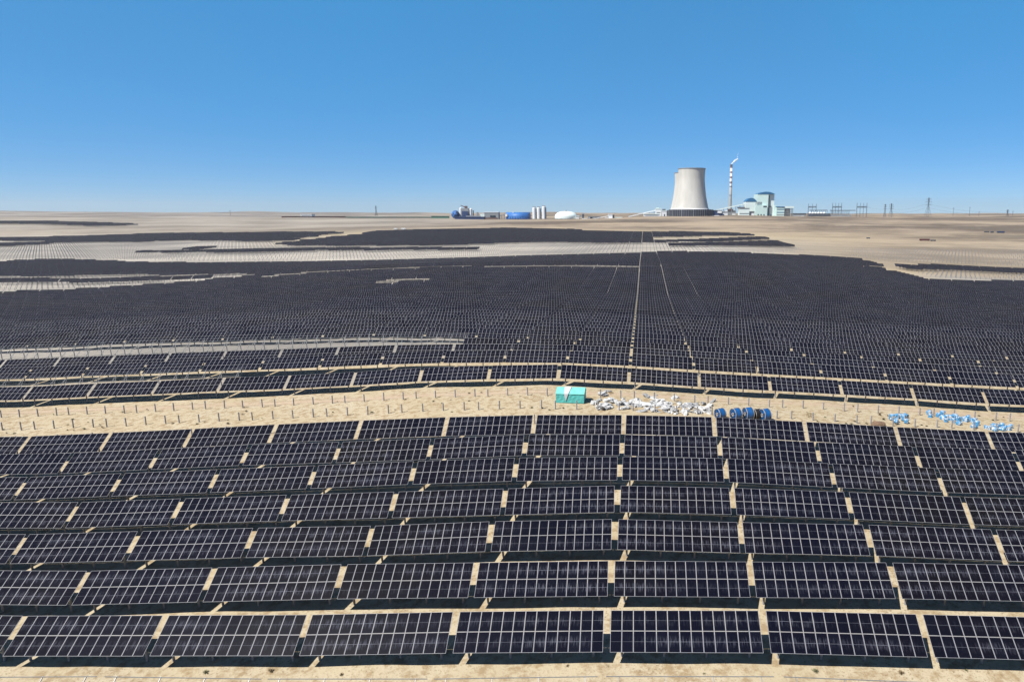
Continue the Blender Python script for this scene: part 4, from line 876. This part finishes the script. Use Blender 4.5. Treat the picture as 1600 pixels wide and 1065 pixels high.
# ------------------------------------------------------------------ light, sky, air
SUN = Vector((-.56, -.45, 1)).normalized(); el = math.asin(SUN.z); az = math.atan2(SUN.x, SUN.y)
L = bpy.data.lights.new('sun', 'SUN'); L.energy = 5.0; L.angle = math.radians(.5); L.color = (1, .955, .88)
lo = bpy.data.objects.new('sun', L); COL.objects.link(lo); lo.rotation_euler = (-SUN).to_track_quat('-Z', 'Y').to_euler(); lo.location = (0, 0, 400)
w = bpy.data.worlds.new('World'); sc.world = w; w.use_nodes = True; nt = w.node_tree
sk = nt.nodes.new('ShaderNodeTexSky'); sk.sky_type = 'NISHITA'; sk.sun_disc = False; sk.sun_elevation = el; sk.sun_rotation = az
sk.altitude = 4000; sk.air_density = 1.0; sk.dust_density = 2; sk.ozone_density = 8
tc = nt.nodes.new('ShaderNodeTexCoord'); sp = nt.nodes.new('ShaderNodeSeparateXYZ'); nt.links.new(tc.outputs['Generated'], sp.inputs[0])
cr = nt.nodes.new('ShaderNodeFloatCurve'); cv = cr.mapping.curves[0]                    # share of clear azure air by elevation
for i, (x, y) in enumerate(((0, .28), (1, .02))): cv.points[i].location = (x, y)
for x, y in ((.03, .36), (.07, .46), (.12, .53), (.2, .54), (.28, .52), (.45, .12)): cv.points.new(x, y)
cr.mapping.update(); nt.links.new(sp.outputs[2], cr.inputs['Value'])
mx = nt.nodes.new('ShaderNodeMix'); mx.data_type = 'RGBA'; mx.inputs[7].default_value = (.36, 3.45, 7.35, 1)
sn = nt.nodes.new('ShaderNodeTexNoise'); sn.inputs['Scale'].default_value = 2.2; sn.inputs['Detail'].default_value = 3; nt.links.new(tc.outputs['Generated'], sn.inputs['Vector'])
sr = nt.nodes.new('ShaderNodeMapRange'); sr.inputs['From Min'].default_value = .3; sr.inputs['From Max'].default_value = .7; sr.inputs['To Min'].default_value = .90; sr.inputs['To Max'].default_value = 1.08; nt.links.new(sn.outputs['Fac'], sr.inputs['Value'])
ml = nt.nodes.new('ShaderNodeMath'); ml.operation = 'MULTIPLY'; nt.links.new(cr.outputs[0], ml.inputs[0]); nt.links.new(sr.outputs[0], ml.inputs[1]); nt.links.new(ml.outputs[0], mx.inputs[0])
nt.links.new(sk.outputs[0], mx.inputs[6]); nt.links.new(mx.outputs[2], nt.nodes['Background'].inputs[0]); nt.nodes['Background'].inputs[1].default_value = .068
HAZE = 3.0e-5
if HAZE:
    hb = MB(); hb.box(-12000, 12000, -2500, 14000, -80, 260)
    hm = bpy.data.materials.new('desert_haze'); hm.use_nodes = True; nt = hm.node_tree; nt.nodes.remove(nt.nodes['Principled BSDF'])
    pv = nt.nodes.new('ShaderNodeVolumePrincipled'); pv.inputs['Density'].default_value = HAZE; pv.inputs['Color'].default_value = (.95, .95, .95, 1); pv.inputs['Anisotropy'].default_value = .3
    nt.links.new(pv.outputs[0], nt.nodes['Material Output'].inputs['Volume'])
    tag(hb.build('haze', hm), 'thin pale desert haze', 'haze', kind='stuff')
sc.view_settings.view_transform = 'Standard'; sc.view_settings.look = 'None'; sc.view_settings.exposure = 0.78; sc.view_settings.gamma = 1
sc.cycles.max_bounces = 6; sc.cycles.transparent_max_bounces = 12
